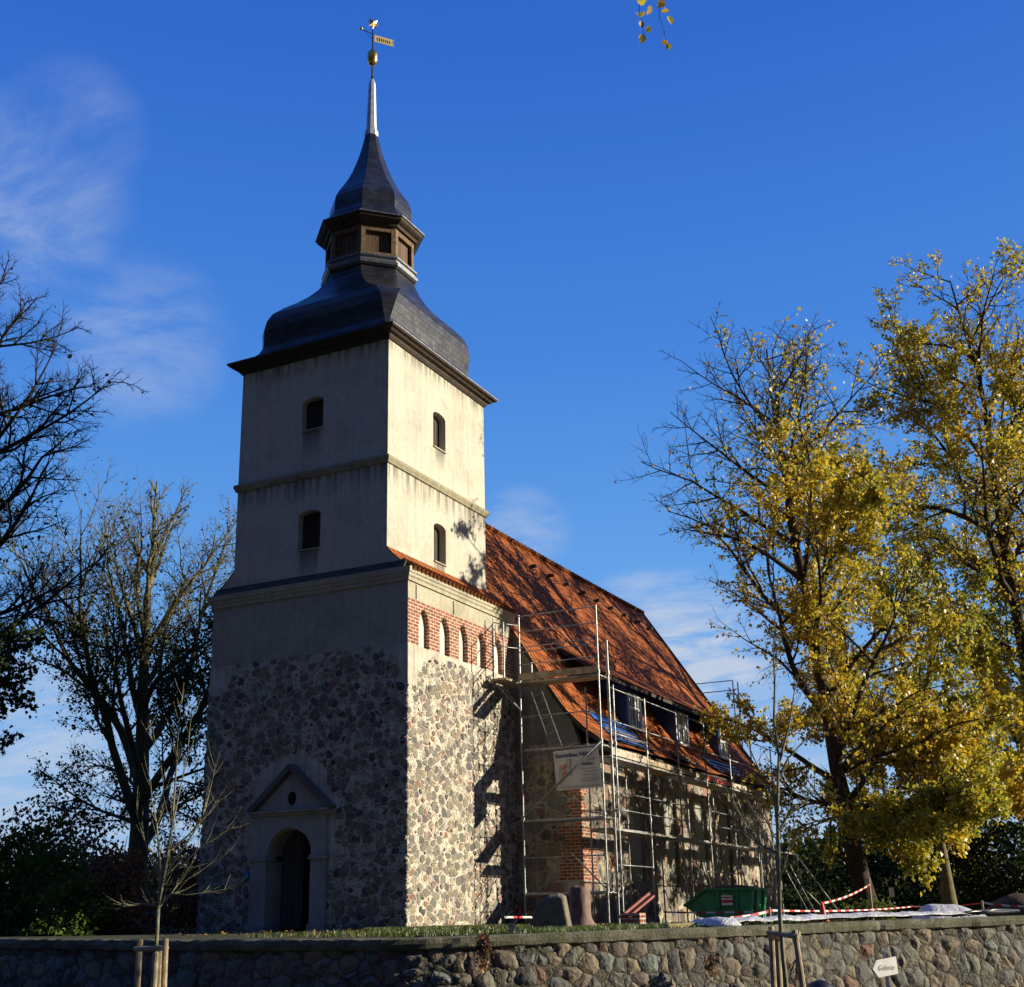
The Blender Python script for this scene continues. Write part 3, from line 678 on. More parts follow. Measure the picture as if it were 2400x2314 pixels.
# left door leaf standing closed, right leaf open (dark)
mb = MB(); A = [(DX0+.02, .05)]+[(s, z) for s, z in arch_pts(DX0+.02, DX1-.02, DSP+.08, ph-.02, 20) if s <= pc]+[(pc, DSP+ph), (pc, .05)]
mb.prism([(s, .55, z) for s, z in A], (0, .06, 0))
M_door = woodmat('old_door_planks', (.055, .055, .052), (.085, .085, .08), .13)
dr = mb.build('church_door', M_door, prt)
mb = MB(); mb.tube([(pc-.08, .54, 1.05), (pc-.08, .49, 1.05), (pc-.18, .49, 1.05)], .012, 6); mb.build('door_handle', M_iron, dr)
mb = MB(); mb.prism([(-5.02, -.09, 1.35), (-4.875, -.09, 1.35), (-4.875, -.09, 1.52), (-4.95, -.09, 1.545), (-5.02, -.09, 1.52)], (0, .1, 0)); mb.build('blue_plaque', M_plaque, church)

# nave: gable wall + south wall as one displaced skin; plain far walls
EZ = 5.15
NL = 27.0
def nave_skip(x, y, z): return y > 19 and False
skn = grid_skin([(0, YG, 0), (NX, YG, 0), (NX, 21, 0)], -.1, EZ, .05)
blinds = [(9.85, 11.25, 1.25, 3.35, .5), (13.2, 14.5, 1.25, 3.85, .45), (16.4, 17.8, 1.25, 3.85, .45), (19.4, 20.7, 1.25, 3.85, .45)]
def in_blind(x, y, z):
    if abs(x-NX) > .01: return False
    for a, b_, zb, zs, ri in blinds:
        if a < y < b_:
            c, hw = (a+b_)/2, (b_-a)/2
            if zb < z < zs or (z >= zs and ((y-c)/hw)**2+((z-zs)/ri)**2 < 1): return True
    return False
grid_skin([(0, YG, 0), (NX, YG, 0), (NX, 21, 0)], -.1, EZ, .045, in_blind).build('nave_wall', M_nstone, church, smooth=True)
for a, b_, zb, zs, ri in blinds:
    mb = MB(); A = [(a-.03, zb-.03)]+[(s, z+.03) for s, z in arch_pts(a-.03, b_+.03, zs, ri, 12)]+[(b_+.03, zb-.03)]
    mb.add([(NX-.08, s, z) for s, z in A], (tuple(range(len(A))),))
    for (s0, z0), (s1, z1) in zip(A, A[1:]+A[:1]): mb.quad((NX+.03, s0, z0), (NX-.08, s0, z0), (NX-.08, s1, z1), (NX+.03, s1, z1))
    mb.build('blind_window', M_blind, church)
mb = MB(); mb.box((-8.7, 21, -.1), (NX, NL, EZ)); mb.box((-8.7, YG, -.1), (-8.3, 21, EZ)); mb.build('nave_rear_wall', M_rear, church)
PROF = [(-3.3, 13.90), (-1.5, 11.14), (.36, 8.29), (.64, 7.83), (.97, 7.30), (1.28, 6.83), (1.58, 6.38), (1.84, 6.04), (2.29, 5.58), (2.55, 5.36), (2.83, 5.17)]
def roof_side(sgn, y0, y1, name='tiled_roof'):
    X = (lambda x: x) if sgn > 0 else (lambda x: -6.6-x)
    fp = PROF[:1]+[(a_[0]+(b_[0]-a_[0])*k/3, a_[1]+(b_[1]-a_[1])*k/3) for a_, b_ in zip(PROF[:-1], PROF[1:]) for k in (1, 2, 3)]
    wv = lambda x, y: .022*math.sin(y*.9+x*1.3)+.018*math.sin(y*2.1-x*2.2+1)-.05*math.sin(math.pi*(y-6)/21)
    ny = 90
    rows = [[(X(x), y, z+wv(x, y)) for y in np.linspace(y0, y1, ny)] for x, z in fp[::-1]]
    return uvloft(name, rows, list(np.linspace(0, y1-y0, ny)), M_tile, church, smooth=True, flip=(sgn < 0))
roof = roof_side(1, 6.08, NL); roof_side(-1, 6.08, NL)
mb = MB()   # gable field under the verge
gp = [(0, EZ-.02)]+[(NX, EZ-.02)]+[(x, z-.10) for x, z in PROF[::-1] if x < NX and x > 0]+[(0, 8.70)]
mb.prism([(x, YG-.012, z) for x, z in gp], (0, .25, 0)); mb.build('gable_field', M_gable, church)
mb = MB()
ge = [(-8.6, EZ)]+[(NX, EZ)]+[(x, z-.1) for x, z in PROF[::-1] if x < NX]+[(-6.6-x, z-.1) for x, z in PROF[1:] if x < NX]
mb.prism([(x, NL-.3, z) for x, z in ge], (0, .2, 0)); mb.build('rear_gable', M_gable, church)
mb = MB()
for (x0, z0), (x1, z1) in zip(PROF[2:-1], PROF[3:]):
    if x0 > -.2: mb.beam((x0, 6.11, z0-.075), (x1, 6.11, z1-.075), .07, .10)
mb.build('verge_board', M_dkwood, church)
mb = MB()
for (x0, z0), (x1, z1) in zip(PROF[:-1], PROF[1:]): mb.beam((x0, NL+.03, z0-.03), (x1, NL+.03, z1-.03), .12, .14)
mb.build('rear_verge_board', M_dkwood, church)
mb = MB()
for k in range(64):
    y = 5.9+k*.33; sg_ = .05*math.sin(math.pi*(y-6)/21); mb.tube([(-3.3, y, 13.93-sg_), (-3.3, y+.36, 13.95-sg_)], [.10, .115], 8)
mb.build('ridge_tiles', M_tile, roof)
mb = MB(); mb.box((NX, 6.3, 5.02), (2.72, 26.9, 5.09)); mb.box((NX+.0, 6.3, 4.9), (NX+.12, 26.9, 5.02)); mb.build('eave_soffit', M_dkwood, church)
for k in range(9):
    y = 13.2+k*1.55; x, z = -2.55, 13.9-.75*1.533
    mb = MB(); mb.box((x-.02, y-.09, z+.0), (x+.2, y+.09, z+.10)); mb.build('roof_vent', M_ledge, roof)
# long shed slab over the dormers
SY0, SY1 = 9.2, 24.0
rows = [[(x, y, z) for y in np.linspace(SY0, SY1, 30)] for x, z in ((2.02, 7.60), (1.0, 8.22), (.0, 8.86))]
slab = uvloft('shed_roof', rows, list(np.linspace(0, SY1-SY0, 30)), M_tile, church)
mb = MB(); mb.prism([(2.0, SY0, 7.57), (2.0, SY0, 7.45), (.0, SY0, 8.70), (.0, SY0, 8.82)], (0, SY1-SY0, 0)); mb.build('shed_soffit', M_dkwood, slab)
def roof_z(x): return [a for a in interp([(p_[0], p_[1]) for p_ in PROF], x)][0]
for (y0, y1) in ((11.45, 12.6), (16.4, 17.5), (21.5, 22.6)):
    FX = 1.72; z0, z1 = 6.22, 7.40
    mb = MB(); mb.box((FX-.10, y0-.10, z0-.12), (FX-.045, y1+.10, 7.72)); dm = mb.build('dormer', M_mem, church)
    for yy in (y0-.16, y1+.10):
        mb = MB(); mb.prism([(FX, yy, roof_z(FX)-.05), (FX, yy, 7.72), (.1, yy, 8.72), (.1, yy, roof_z(.1)-.05)], (0, .06, 0)); mb.build('cheek', M_mem, dm)
    mb = MB(); ym = (y0+y1)/2; t = .07
    for a, b_ in ((y0, y0+t), (y1-t, y1), (ym-.05, ym+.05)): mb.box((FX-.05, a, z0), (FX+.035, b_, z1))
    for a, b_ in ((z0, z0+.09), (z1-t, z1), (6.86, 6.95)): mb.box((FX-.05, y0+t, a), (FX+.03, ym-.05, b_)); mb.box((FX-.05, ym+.05, a), (FX+.03, y1-t, b_))
    for yy in ((y0+ym)/2, (y1+ym)/2): mb.box((FX-.04, yy-.018, z0+.09), (FX+.025, yy+.018, z1-t))
    mb.box((FX, y0-.06, z0-.05), (FX+.12, y1+.06, z0-.003))
    wn = mb.build('dormer_window', M_winwhite, dm)
    mb = MB(); mb.quad((FX-.02, y0, z0), (FX-.02, y1, z0), (FX-.02, y1, z1), (FX-.02, y0, z1)); wn_o = mb.build('pane', M_glass, dm)
# patches of bare blue membrane with battens where tiles are still missing
for (y0, y1, x0, x1) in ((8.15, 11.3, 1.62, 2.68), (18.2, 22.3, 1.95, 2.72), (13.6, 15.2, 2.3, 2.72)):
    xs = list(np.linspace(x0, x1, 6)); rows = [[(x, y, roof_z(x)+.035) for y in (y0, y1)] for x in xs]
    mb = MB(); mb.loft(rows, close=False, cap0=False, cap1=False); mo = mb.build('roof_membrane', M_mem, roof)
    mb = MB()
    for x in np.linspace(x0+.03, x1-.03, 5): mb.beam((x, y0, roof_z(x)+.06), (x, y1, roof_z(x)+.06), .05, .035)
    mb.build('roof_batten', M_batten, roof)

# ------------------------------------------------------------------ scaffolding
scaf = thing('scaffold', 'galvanised tube scaffold with plank decks along the gable and sunny side of the church', 'scaffold', (3.3, 5.6, 0))
TR = .026
def tubepart(name, path, r=TR, mat=None, par=None, n=7):
    mb = MB(); mb.tube(path, r, n); return mb.build(name, mat or M_steel, par or scaf, smooth=True)
def standard(x, y, z0, z1):
    mb = MB(); mb.tube([(x, y, z0), (x, y, z1)], TR, 8)
    for k in range(int((z1-z0)//2)+1):
        z = .95+2*k
        if z0+.2 < z < z1: mb.tube([(x, y, z-.04), (x, y, z+.06)], TR*1.75, 8)
    mb.box((x-.08, y-.08, z0-.02), (x+.08, y+.08, z0+.012)) if z0 < .5 else None
    return mb.build('standard', M_steel, scaf)
def ledger(p, q, r=.021): return tubepart('guard_rail', [p, q], r)
def deck(x0, y0, x1, y1, z, th=.06, wood=False, toe=None):
    mb = MB()
    if x1-x0 > y1-y0:
        w = (y1-y0)/2
        for k in range(2): mb.box((x0, y0+k*w+.008, z-th), (x1, y0+(k+1)*w-.008, z))
    else:
        w = (x1-x0)/2
        for k in range(2): mb.box((x0+k*w+.008, y0, z-th), (x0+(k+1)*w-.008, y1, z))
    return mb.build('deck', M_deckwood if wood else M_deck, scaf)
XL, XR, YO, YI = .71, 3.22, 5.27, 5.98
for x, zt in ((XL, 8.92), (XR, 8.92)): standard(x, YO, -.02, zt)
standard(XL+.05, YI, -.02, 7.6); standard(XR-.02, YI, -.02, 8.0)
for z in (.91, 2.91, 4.91, 6.91):
    deck(XL+.03, YO+.05, XR-.03, YI-.04, z, .07, wood=(z > 6))
    ledger((XL, YO, z-.05), (XL+.05, YI, z-.05)); ledger((XR, YO, z-.05), (XR, YI, z-.05)); ledger((XL, YO, z-.06), (XR, YO, z-.06), .024)
    if z < 6: ledger((XL, YI, z-.06), (XR, YI, z-.06))
for z in (8.88, 8.40, 7.92, 7.78, 7.40): ledger((XL, YO, z), (XR, YO, z), .017)
for z in (1.85, 5.85): ledger((XL, YO, z), (XR, YO, z), .017)
mb = MB(); mb.box((XL, YO-.045, 6.93), (XR, YO-.012, 7.13)); mb.build('toe_board', M_deckwood, scaf)
tubepart('diagonal_brace', [(XL, YO-.05, 2.95), (XR, YO-.05, 4.95)], .024); tubepart('diagonal_brace', [(1.35, YI, 2.45), (XR, YO-.04, .95)], .024)
# bracket bay reaching round to the tower
for y in (4.55, 5.2): standard(.22, y, 6.85, 8.75)
deck(.12, 4.45, .66, 5.95, 6.91, .06, wood=True)
tubepart('bracket', [(XL, YO, 6.05), (.2, 5.2, 6.83)], .02); tubepart('bracket', [(XL, YO, 6.05), (.2, 4.55, 6.83)], .02)
for z in (7.9, 8.6): ledger((.22, 4.5, z), (XL, YO, z), .016)
# ladder between the two upper decks
mb = MB(); a, b_ = Vector((1.72, 5.62, 4.93)), Vector((.98, 5.62, 7.0)); off = Vector((.0, .17, 0)); off2 = Vector((.19, 0, .07))
mb.tube([a-off2, b_-off2], .018, 6); mb.tube([a+off2*.6, b_+off2*.6], .018, 6)
for k in range(1, 9):
    q = a.lerp(b_, k/9); mb.tube([q-off2, q+off2*.6], .014, 6)
mb.build('ladder', M_steel, scaf)
# long side
XO, XI2, BY = 3.36, 2.62, 2.872
SYS = [5.66+BY*k for k in range(8)]
TOPS = [7.92, 6.62, 6.64, 6.64, 6.62, 6.6, 6.6, 6.6]
for k, y in enumerate(SYS):
    standard(XO, y, -.02, TOPS[k]); standard(XI2, y+.02, -.02, 4.6 if k else 6.62)
standard(XO, 5.98, -.02, 6.66)
for k in range(7):
    y0, y1 = SYS[k]+.02, SYS[k+1]-.02
    for z in (2.61, 4.61):
        deck(XI2+.03, y0, XO-.04, y1, z, .06, wood=(k in (1, 3)))
        ledger((XO, y0, z-.07), (XO, y1, z-.07)); 
        if k == 0: ledger((XI2, y0, z-.07), (XI2, y1, z-.07))
    ledger((XO, y0, 3.12), (XO, y1, 3.12), .016); ledger((XO, y0, 3.6), (XO, y1, 3.6), .018); ledger((XO, y0, 1.6), (XO, y1, 1.6), .018) if k in (0, 2, 3) else None
    for z in (5.6, 6.55): ledger((XO, y0, z), (XO, y1, z), .018)
    if k == 0: ledger((XO, y0, 5.25), (XO, y1, 5.25), .022)
    mb = MB(); mb.box((XO-.03, y0, 4.63), (XO-.005, y1, 4.79 if k not in (0,) else 4.84)); tb = mb.build('toe_board', [M_toe, M_deckwood, M_deckwood, M_red, M_toe, M_deckwood, M_deckwood][k], scaf)
    if k == 3: tb['label'] = 'red toe board'
    z = SYS[k]
    for zz in (2.55, 4.55): ledger((XI2, z, zz), (XO, z, zz))
tubepart('diagonal_brace', [(XO+.03, SYS[2], 4.5), (XO+.03, SYS[3], .5)], .022); tubepart('diagonal_brace', [(XO+.03, SYS[3]+.2, 2.4), (XO+.03, SYS[4], .2)], .022); tubepart('diagonal_brace', [(XO+.03, SYS[4], 4.5), (XO+.03, SYS[5], 2.6)], .022)
for k, (y, dxx) in enumerate(((19.0, 1.9), (21.2, 1.6), (23.3, 2.1), (20.2, 2.4))): tubepart('raker_brace', [(XO, y, 4.3-.5*k), (XO+dxx, y+.6, .0)], .022)
tubepart('raker_brace', [(XO, SYS[4], 2.6), (XO+.7, SYS[4]-.8, .2)], .02); tubepart('raker_brace', [(XO, SYS[4], 2.0), (XO+.5, SYS[4]+.9, .1)], .02)
# scaffold beyond the east gable
sc2 = thing('scaffold', 'small far scaffold tower with guard rails behind the end of the red roof', 'scaffold', (.5, 28.2, 0))
for x in (-2.4, .58):
    for y in (27.9, 28.7): tubepart('standard', [(x, y, 0), (x, y, 10.5 if y > 28 else 10.4)], .03, par=sc2)
for z in (10.45, 10.0, 9.2, 8.75): tubepart('guard_rail', [(-2.4, 27.9, z), (.6, 27.9, z)], .022, par=sc2)
mb = MB(); mb.box((-2.4, 27.92, 8.3), (.55, 28.68, 8.4)); mb.build('deck', M_deckwood, sc2)
mb = MB(); mb.box((-.6, 27.92, 8.62), (.1, 28.3, 8.7)); mb.build('toe_board', M_deckwood, sc2)
tubepart('diagonal_brace', [(.58, 27.9, 8.1), (1.0, 28.2, 6.3)], .022, par=sc2)

# text helper
def text_mesh(body, size, origin, xd, yd, mat, name, parent, shear=0.0, off=.004, bold=0.0):
    cu = bpy.data.curves.new(name, 'FONT'); cu.body = body; cu.size = size; cu.shear = shear; cu.extrude = .001; cu.offset = bold
    ob = bpy.data.objects.new(name, cu); COL.objects.link(ob)
    dg = bpy.context.evaluated_depsgraph_get(); me = bpy.data.meshes.new_from_object(ob.evaluated_get(dg)); bpy.data.objects.remove(ob)
    xd, yd = Vector(xd).normalized(), Vector(yd).normalized(); nrm = xd.cross(yd)
    for v in me.vertices: v.co = Vector(origin)+xd*v.co.x+yd*v.co.y+nrm*(off+v.co.z)
    me.materials.clear(); me.materials.append(mat); me.name = name
    return link(name, me, parent)
M_navy = simple('navy_print', (.03, .035, .12), .6, 0, .05); M_greyp = simple('grey_print', (.25, .25, .24), .6, 0, .05); M_redp = simple('orange_red_print', (.62, .16, .07), .6, 0, .05)
m, g, b, o = newmat('banner_cloth'); v = g.obj(); nn = g.noise(v, 3, 3).outputs[0]
g.set(b.inputs['Base Color'], g.vm('SCALE', (.62, .61, .55), sc=g.sm(nn, .3, .7, .9, 1.05))); b.inputs['Roughness'].default_value = .6; bump(g, b, nn, .05, .5); M_banner = m
BX0, BX1, BZ0, BZ1, BYY = 1.72, 3.13, 3.66, 4.78, 5.235
ban = thing('scaffold_banner', 'grey white banner with dark blue lettering tied to the scaffold on the gable', 'banner', ((BX0+BX1)/2, BYY, BZ0))
BP = lambda s, t: Vector((BX0+(BX1-BX0)*s+.08*(1-t), BYY+.012*math.sin(s*7+t*2), BZ0+(BZ1-BZ0)*t+.02*s))
mb = MB(); mb.loft([[BP(i/14, j/10) for j in range(11)] for i in range(15)], close=False, cap0=False, cap1=False); mb.build('cloth', M_banner, ban, smooth=True)
bx, bz = (1, 0, .014), (-.071, 0, 1)
def bt(txt, s, t, size, mat, nm, **k):
    q = BP(s, t); q.y = BYY-.018; text_mesh(txt, size, q, bx, bz, mat, nm, ban, off=0, **k)
bt('Gerüstbau Hühn', .04, .82, .165, M_navy, 'lettering', bold=.004); bt('GmbH', .74, .70, .09, M_navy, 'lettering'); bt('Anklam', .60, .585, .125, M_navy, 'lettering', bold=.003)
mb = MB()
for k, (s0, s1, t) in enumerate(((.58, .92, .50), (.66, .95, .42), (.60, .9, .34), (.55, .95, .26), (.55, .95, .20), (.06, .96, .07))):
    a, b_ = BP(s0, t), BP(s1, t); a.y = b_.y = BYY-.018; mb.beam(a, b_, .002, .016)
mb.build('small_print', M_greyp, ban)
mb = MB()
P2 = lambda s, t: Vector((BP(s, t).x, BYY-.019, BP(s, t).z))
for (s0, t0), (s1, t1) in (((.10, .62), (.10, .22)), ((.36, .76), (.36, .34)), ((.10, .30), (.36, .42)), ((.10, .62), (.16, .62)), ((.30, .76), (.38, .76)), ((.38, .76), (.38, .62)), ((.30, .76), (.30, .64)), ((.14, .60), (.14, .2)), ((.33, .62), (.33, .36)), ((.10, .22), (.20, .30)), ((.10, .5), (.36, .62))): mb.beam(P2(s0, t0), P2(s1, t1), .002, .012)
mb.build('frame_emblem', M_greyp, ban)
mb = MB(); mb.add([P2(.15, .5), P2(.27, .56), P2(.27, .66), P2(.2, .62)], ((0, 1, 2, 3),)); mb.add([P2(.17, .36), P2(.25, .40), P2(.25, .5), P2(.17, .45)], ((0, 1, 2, 3),)); mb.build('red_emblem', M_redp, ban)

# ------------------------------------------------------------------ vegetation
def leaf_material(name, stops, trans=.35, gls=.05):
    m = bpy.data.materials.new(name); m.use_nodes = True; nt = m.node_tree; g = G(nt); nt.nodes.remove(nt.nodes['Principled BSDF']); out = nt.nodes['Material Output']
    a = g.n('ShaderNodeAttribute', dict(attribute_name='tint')).outputs['Fac']
    c = g.ramp(a, stops)
    d = g.n('ShaderNodeBsdfDiffuse', Color=c); t = g.n('ShaderNodeBsdfTranslucent', Color=c); gl = g.n('ShaderNodeBsdfGlossy', Color=(1, 1, 1, 1), Roughness=.45)
    mx = g.n('ShaderNodeMixShader', Fac=trans); nt.links.new(d.outputs[0], mx.inputs[1]); nt.links.new(t.outputs[0], mx.inputs[2])
    m2 = g.n('ShaderNodeMixShader', Fac=gls); nt.links.new(mx.outputs[0], m2.inputs[1]); nt.links.new(gl.outputs[0], m2.inputs[2])
    nt.links.new(m2.outputs[0], out.inputs[0]); MATS[name] = m; return m
L_lime = leaf_material('autumn_lime_leaf', [(0, (.045, .075, .012)), (.25, (.20, .25, .025)), (.42, (.52, .46, .035)), (.7, (.72, .50, .035)), (.88, (.55, .30, .03)), (1, (.28, .13, .025))], .52)
L_dark = leaf_material('dark_green_leaf', [(0, (.02, .035, .012)), (.5, (.05, .07, .018)), (.8, (.13, .13, .025)), (1, (.20, .13, .03))], .3, .012)
L_shrub = leaf_material('shrub_leaf', [(0, (.045, .085, .015)), (.6, (.10, .165, .025)), (1, (.21, .21, .05))], .35, .012)
L_brown = leaf_material('brown_leaf', [(0, (.10, .05, .02)), (.5, (.28, .11, .04)), (1, (.42, .19, .06))], .35)
L_grass = leaf_material('grass_blade', [(0, (.04, .08, .012)), (.6, (.09, .14, .02)), (1, (.20, .18, .05))], .3)
L_litter = leaf_material('fallen_leaf', [(0, (.10, .05, .02)), (.5, (.32, .20, .05)), (1, (.45, .34, .10))], .1)
def barkmat(name, c1, c2, sc=5):
    m, g, b, o = newmat(name); v = g.obj(); n1 = g.noise(g.vm('MULTIPLY', v, (3, 3, .7)), sc, 5, .65).outputs[0]
    g.set(b.inputs['Base Color'], g.mix(g.sm(n1, .3, .7), c1, c2)); b.inputs['Roughness'].default_value = .9; b.inputs['Specular IOR Level'].default_value = .2
    bump(g, b, n1, .03); return m
B_dark = barkmat('dark_bark', (.030, .024, .020), (.075, .06, .045)); B_red = barkmat('reddish_bark', (.05, .035, .028), (.10, .07, .05)); B_olive = barkmat('mossy_bark', (.11, .10, .055), (.26, .23, .12)); B_young = barkmat('young_bark', (.22, .21, .13), (.34, .32, .2), 12)

class Skel:
    def __init__(s, seed): s.r = random.Random(seed); s.segs = []; s.br = []   # br: (level, path, radii)
    def grow(s, p, d, L, r0, lvl, P, r1=None):
        r = s.r; n = max(3, int(round(L/P['seg'][lvl]))); st = L/n; p = Vector(p); d = Vector(d).normalized()
        path = [p.copy()]; wd = P['wob'][lvl]; tp = P['trop'][lvl]
        for i in range(n):
            d = (d+Vector((r.gauss(0, wd), r.gauss(0, wd), r.gauss(0, wd)))+Vector((0, 0, tp))).normalized(); p = p+d*st; path.append(p.copy())
        rt_ = P['tip'][lvl] if r1 is None else r1
        rad = [r0+(rt_-r0)*(i/n)**.8 for i in range(n+1)]
        s.br.append((lvl, path, rad))
        if lvl < P['levels']:
            k = P['n'][lvl]; k = max(2, int(k*(.6+.4*L/P['refL'][lvl])))
            a0 = r.random()*6.28
            for j in range(k):
                t = P['t0'][lvl]+(1-P['t0'][lvl])*((j+r.random())/k); f = t*n; i = min(int(f), n-1)
                q = path[i].lerp(path[i+1], f-i); dd = (path[i+1]-path[i]).normalized()
                a = a0+j*2.4+r.uniform(-.5, .5); sp = R(r.uniform(*P['ang'][lvl])); o = dd.orthogonal().normalized(); o = Quaternion(dd, a) @ o
                nd = dd*math.cos(sp)+o*math.sin(sp)
                ln = L*P['rat'][lvl]*(1.15-.75*t)*r.uniform(.7, 1.2)
                if 'env' in P: ln = P['env'](q, nd, ln, lvl)
                if ln < .15: continue
                s.grow(q, nd, ln, min(rad[i]*.75, P['tip'][lvl]*2.2+ln*P['thk'][lvl]), lvl+1, P)
    def mesh(s, name, mat, parent, lv, sides):
        mb = MB()
        for l, path, rad in s.br:
            if lv[0] <= l <= lv[1]: mb.tube(path, rad, sides[l], caps=False)
        return mb.build(name, mat, parent, smooth=True)
    def anchors(s, lv, rng, n, wfun=None):
        P0, P1 = [], []
        for l, path, rad in s.br:
            if lv[0] <= l <= lv[1]:
                for a, b_ in zip(path[:-1], path[1:]): P0.append(a); P1.append(b_)
        P0 = np.array(P0); P1 = np.array(P1); w = np.linalg.norm(P1-P0, axis=1)
        if wfun is not None: w = w*wfun((P0+P1)/2)
        w = np.maximum(w, 0); idx = rng.choice(len(w), n, p=w/w.sum()); t = rng.random((n, 1))
        return P0[idx]*(1-t)+P1[idx]*t
def leaves(name, pts, size, mat, parent, rng, tint, jit=.12, up=.5, shape=.75, label=None):
    n = len(pts); pts = pts+rng.normal(0, jit, (n, 3))
    nr = rng.normal(0, 1, (n, 3)); nr[:, 2] = nr[:, 2]*.6+up; nr /= np.linalg.norm(nr, axis=1)[:, None]
    a = rng.normal(0, 1, (n, 3)); a[:, 2] -= .6; a -= nr*(a*nr).sum(1)[:, None]; a /= np.linalg.norm(a, axis=1)[:, None]; b_ = np.cross(nr, a)
    s_ = (size*rng.uniform(.5, 1.35, n))[:, None]; fold = nr*s_*rng.uniform(.0, .25, (n, 1))
    V = np.empty((n, 4, 3)); V[:, 0] = pts; V[:, 1] = pts+a*s_*.42+b_*s_*shape*.5+fold; V[:, 2] = pts+a*s_; V[:, 3] = pts+a*s_*.42-b_*s_*shape*.5+fold
    me = bpy.data.meshes.new(name); me.vertices.add(4*n); me.vertices.foreach_set('co', V.reshape(-1).astype(np.float32)); me.loops.add(4*n); me.loops.foreach_set('vertex_index', np.arange(4*n, dtype=np.int32)); me.polygons.add(n); me.polygons.foreach_set('loop_start', np.arange(0, 4*n, 4, dtype=np.int32)); me.polygons.foreach_set('loop_total', np.full(n, 4, dtype=np.int32))
    at_ = me.attributes.new('tint', 'FLOAT', 'FACE'); at_.data.foreach_set('value', np.clip(tint, 0, 1).astype(np.float32))
    me.materials.append(mat); me.update(); me.validate(); return link(name, me, parent)
def patch(pts, sc, seed):
    """smooth pseudo-random field in 0..1 used for leaf colour patches and density"""
    r = np.random.default_rng(seed); v = np.zeros(len(pts))
    for k in range(7):
        w = r.normal(0, 1, 3)*sc; v += np.sin(pts@w+r.random()*6.28)
    return .5+v/7*.9
GOLD = dict(levels=4, seg=[1.2, .8, .45, .3, .2], wob=[.04, .10, .14, .17, .2], trop=[.02, .045, .05, .03, .02], tip=[.03, .014, .007, .0045, .004], n=[24, 10, 7, 5, 0], refL=[16, 6, 2.5, 1.2, 1], t0=[.16, .18, .15, .15, 0], ang=[(35, 65), (28, 60), (25, 60), (25, 65), (0, 0)], rat=[.5, .5, .5, .5, 0], thk=[.012, .007, .0045, .004, .003])
def lime(name, label, base, H, lean, r0, seed, crown_r, bark, leafmat, nleaf, lsize, tintf, wf, P=None, group=None, vase=0.0, extra=()):
    P = dict(GOLD, **(P or {})); sk = Skel(seed); base = Vector(base)
    def env(q, nd, ln, lvl):
        if lvl == 0:
            h = (q.z-base.z)/H; w = math.sin(math.pi*min(1, max(.0, (h-.02)/1.02))**.8)**.7
            if vase: return max(.8, (vase*H-(q.z-base.z))*sk.r.uniform(.7, 1.0)*(1.05-.25*math.hypot(nd.x, nd.y)))
            return max(.5, crown_r*w*min(1.0, 1.45-.56*h)*sk.r.uniform(.75, 1.15))
        return ln
    P['env'] = env
    t = thing(name, label, 'tree', base, group)
    sk.grow(base, lean, H, r0, 0, P, .03)
    lv0 = sk.br[0]
    for z, ang, el, ln in extra:      # big low limbs
        i = min(range(len(lv0[1])), key=lambda k: abs(lv0[1][k].z-base.z-z)); sk.grow(lv0[1][i], (math.cos(R(ang))*math.cos(R(el)), math.sin(R(ang))*math.cos(R(el)), math.sin(R(el))), ln, .055+.006*ln, 1, dict(P, trop=[0, -.02, .0, 0, 0]))
    rad = lv0[2]; rad[0] *= 1.45; rad[1] *= 1.08
    sk.mesh('trunk', bark, t, (0, 1), [12, 7, 5, 4, 3]); sk.mesh('branches', bark, t, (2, 4), [12, 7, 5, 4, 3])
    rng = np.random.default_rng(seed)
    if nleaf:
        pts = sk.anchors((2, 4), rng, nleaf, wf); leaves('crown', pts, lsize, leafmat, t, rng, tintf(pts, rng), .10)
    return t, sk
ROW = 'lime trees in yellow leaf on the sunny side'
def corridor(c):     # a gap in the leaves that lets the sun reach the nave corner
    y0 = c[:, 1]-.534*(c[:, 0]-2.1); z0 = c[:, 2]-.357*(c[:, 0]-2.1)
    return np.where((y0 > 5.3) & (y0 < 10.3) & (z0 > .7) & (z0 < 6.2), .06, 1.0)
def roofgap(c):      # thin spots that leave sun on the far roof and the dormer windows
    y0 = c[:, 1]-.534*c[:, 0]; z0 = c[:, 2]-.357*c[:, 0]
    return np.where(((y0 > 16) & (y0 < 28) & (z0 > 7.5) & (z0 < 14.5)) | ((y0 > 10) & (y0 < 23) & (z0 > 5.8) & (z0 < 7.8)), .25, 1.0)
def w1(c):
    z = c[:, 2]; lat = (c[:, 0]-8.0)*rt.x+(c[:, 1]-15)*rt.y
    ty, tz = c[:, 1]-.534*c[:, 0], z-.357*c[:, 0]
    tower = np.where((ty > 4.0) & (ty < 6.5) & (tz > 7.5) & (tz < 13.5), 5.0, 1.0)*np.where((ty < 3.4) & (tz > 4), .25, 1.0)
    return corridor(c)*roofgap(c)*tower*np.where(z > 16.5, .35, 1)*np.clip(1.45-(z-4)/10.5, .25, 1.4)*np.where(z < 7.5, np.clip(.75+lat*.16, .55, 1.8), np.clip(.75+lat*.16, .08, 1.8))*np.clip(patch(c, .9, 3)*1.9-.35, .05, 2)
def t1(p, r): return .50+.35*(patch(p, .55, 5)-.5)+r.normal(0, .15, len(p))
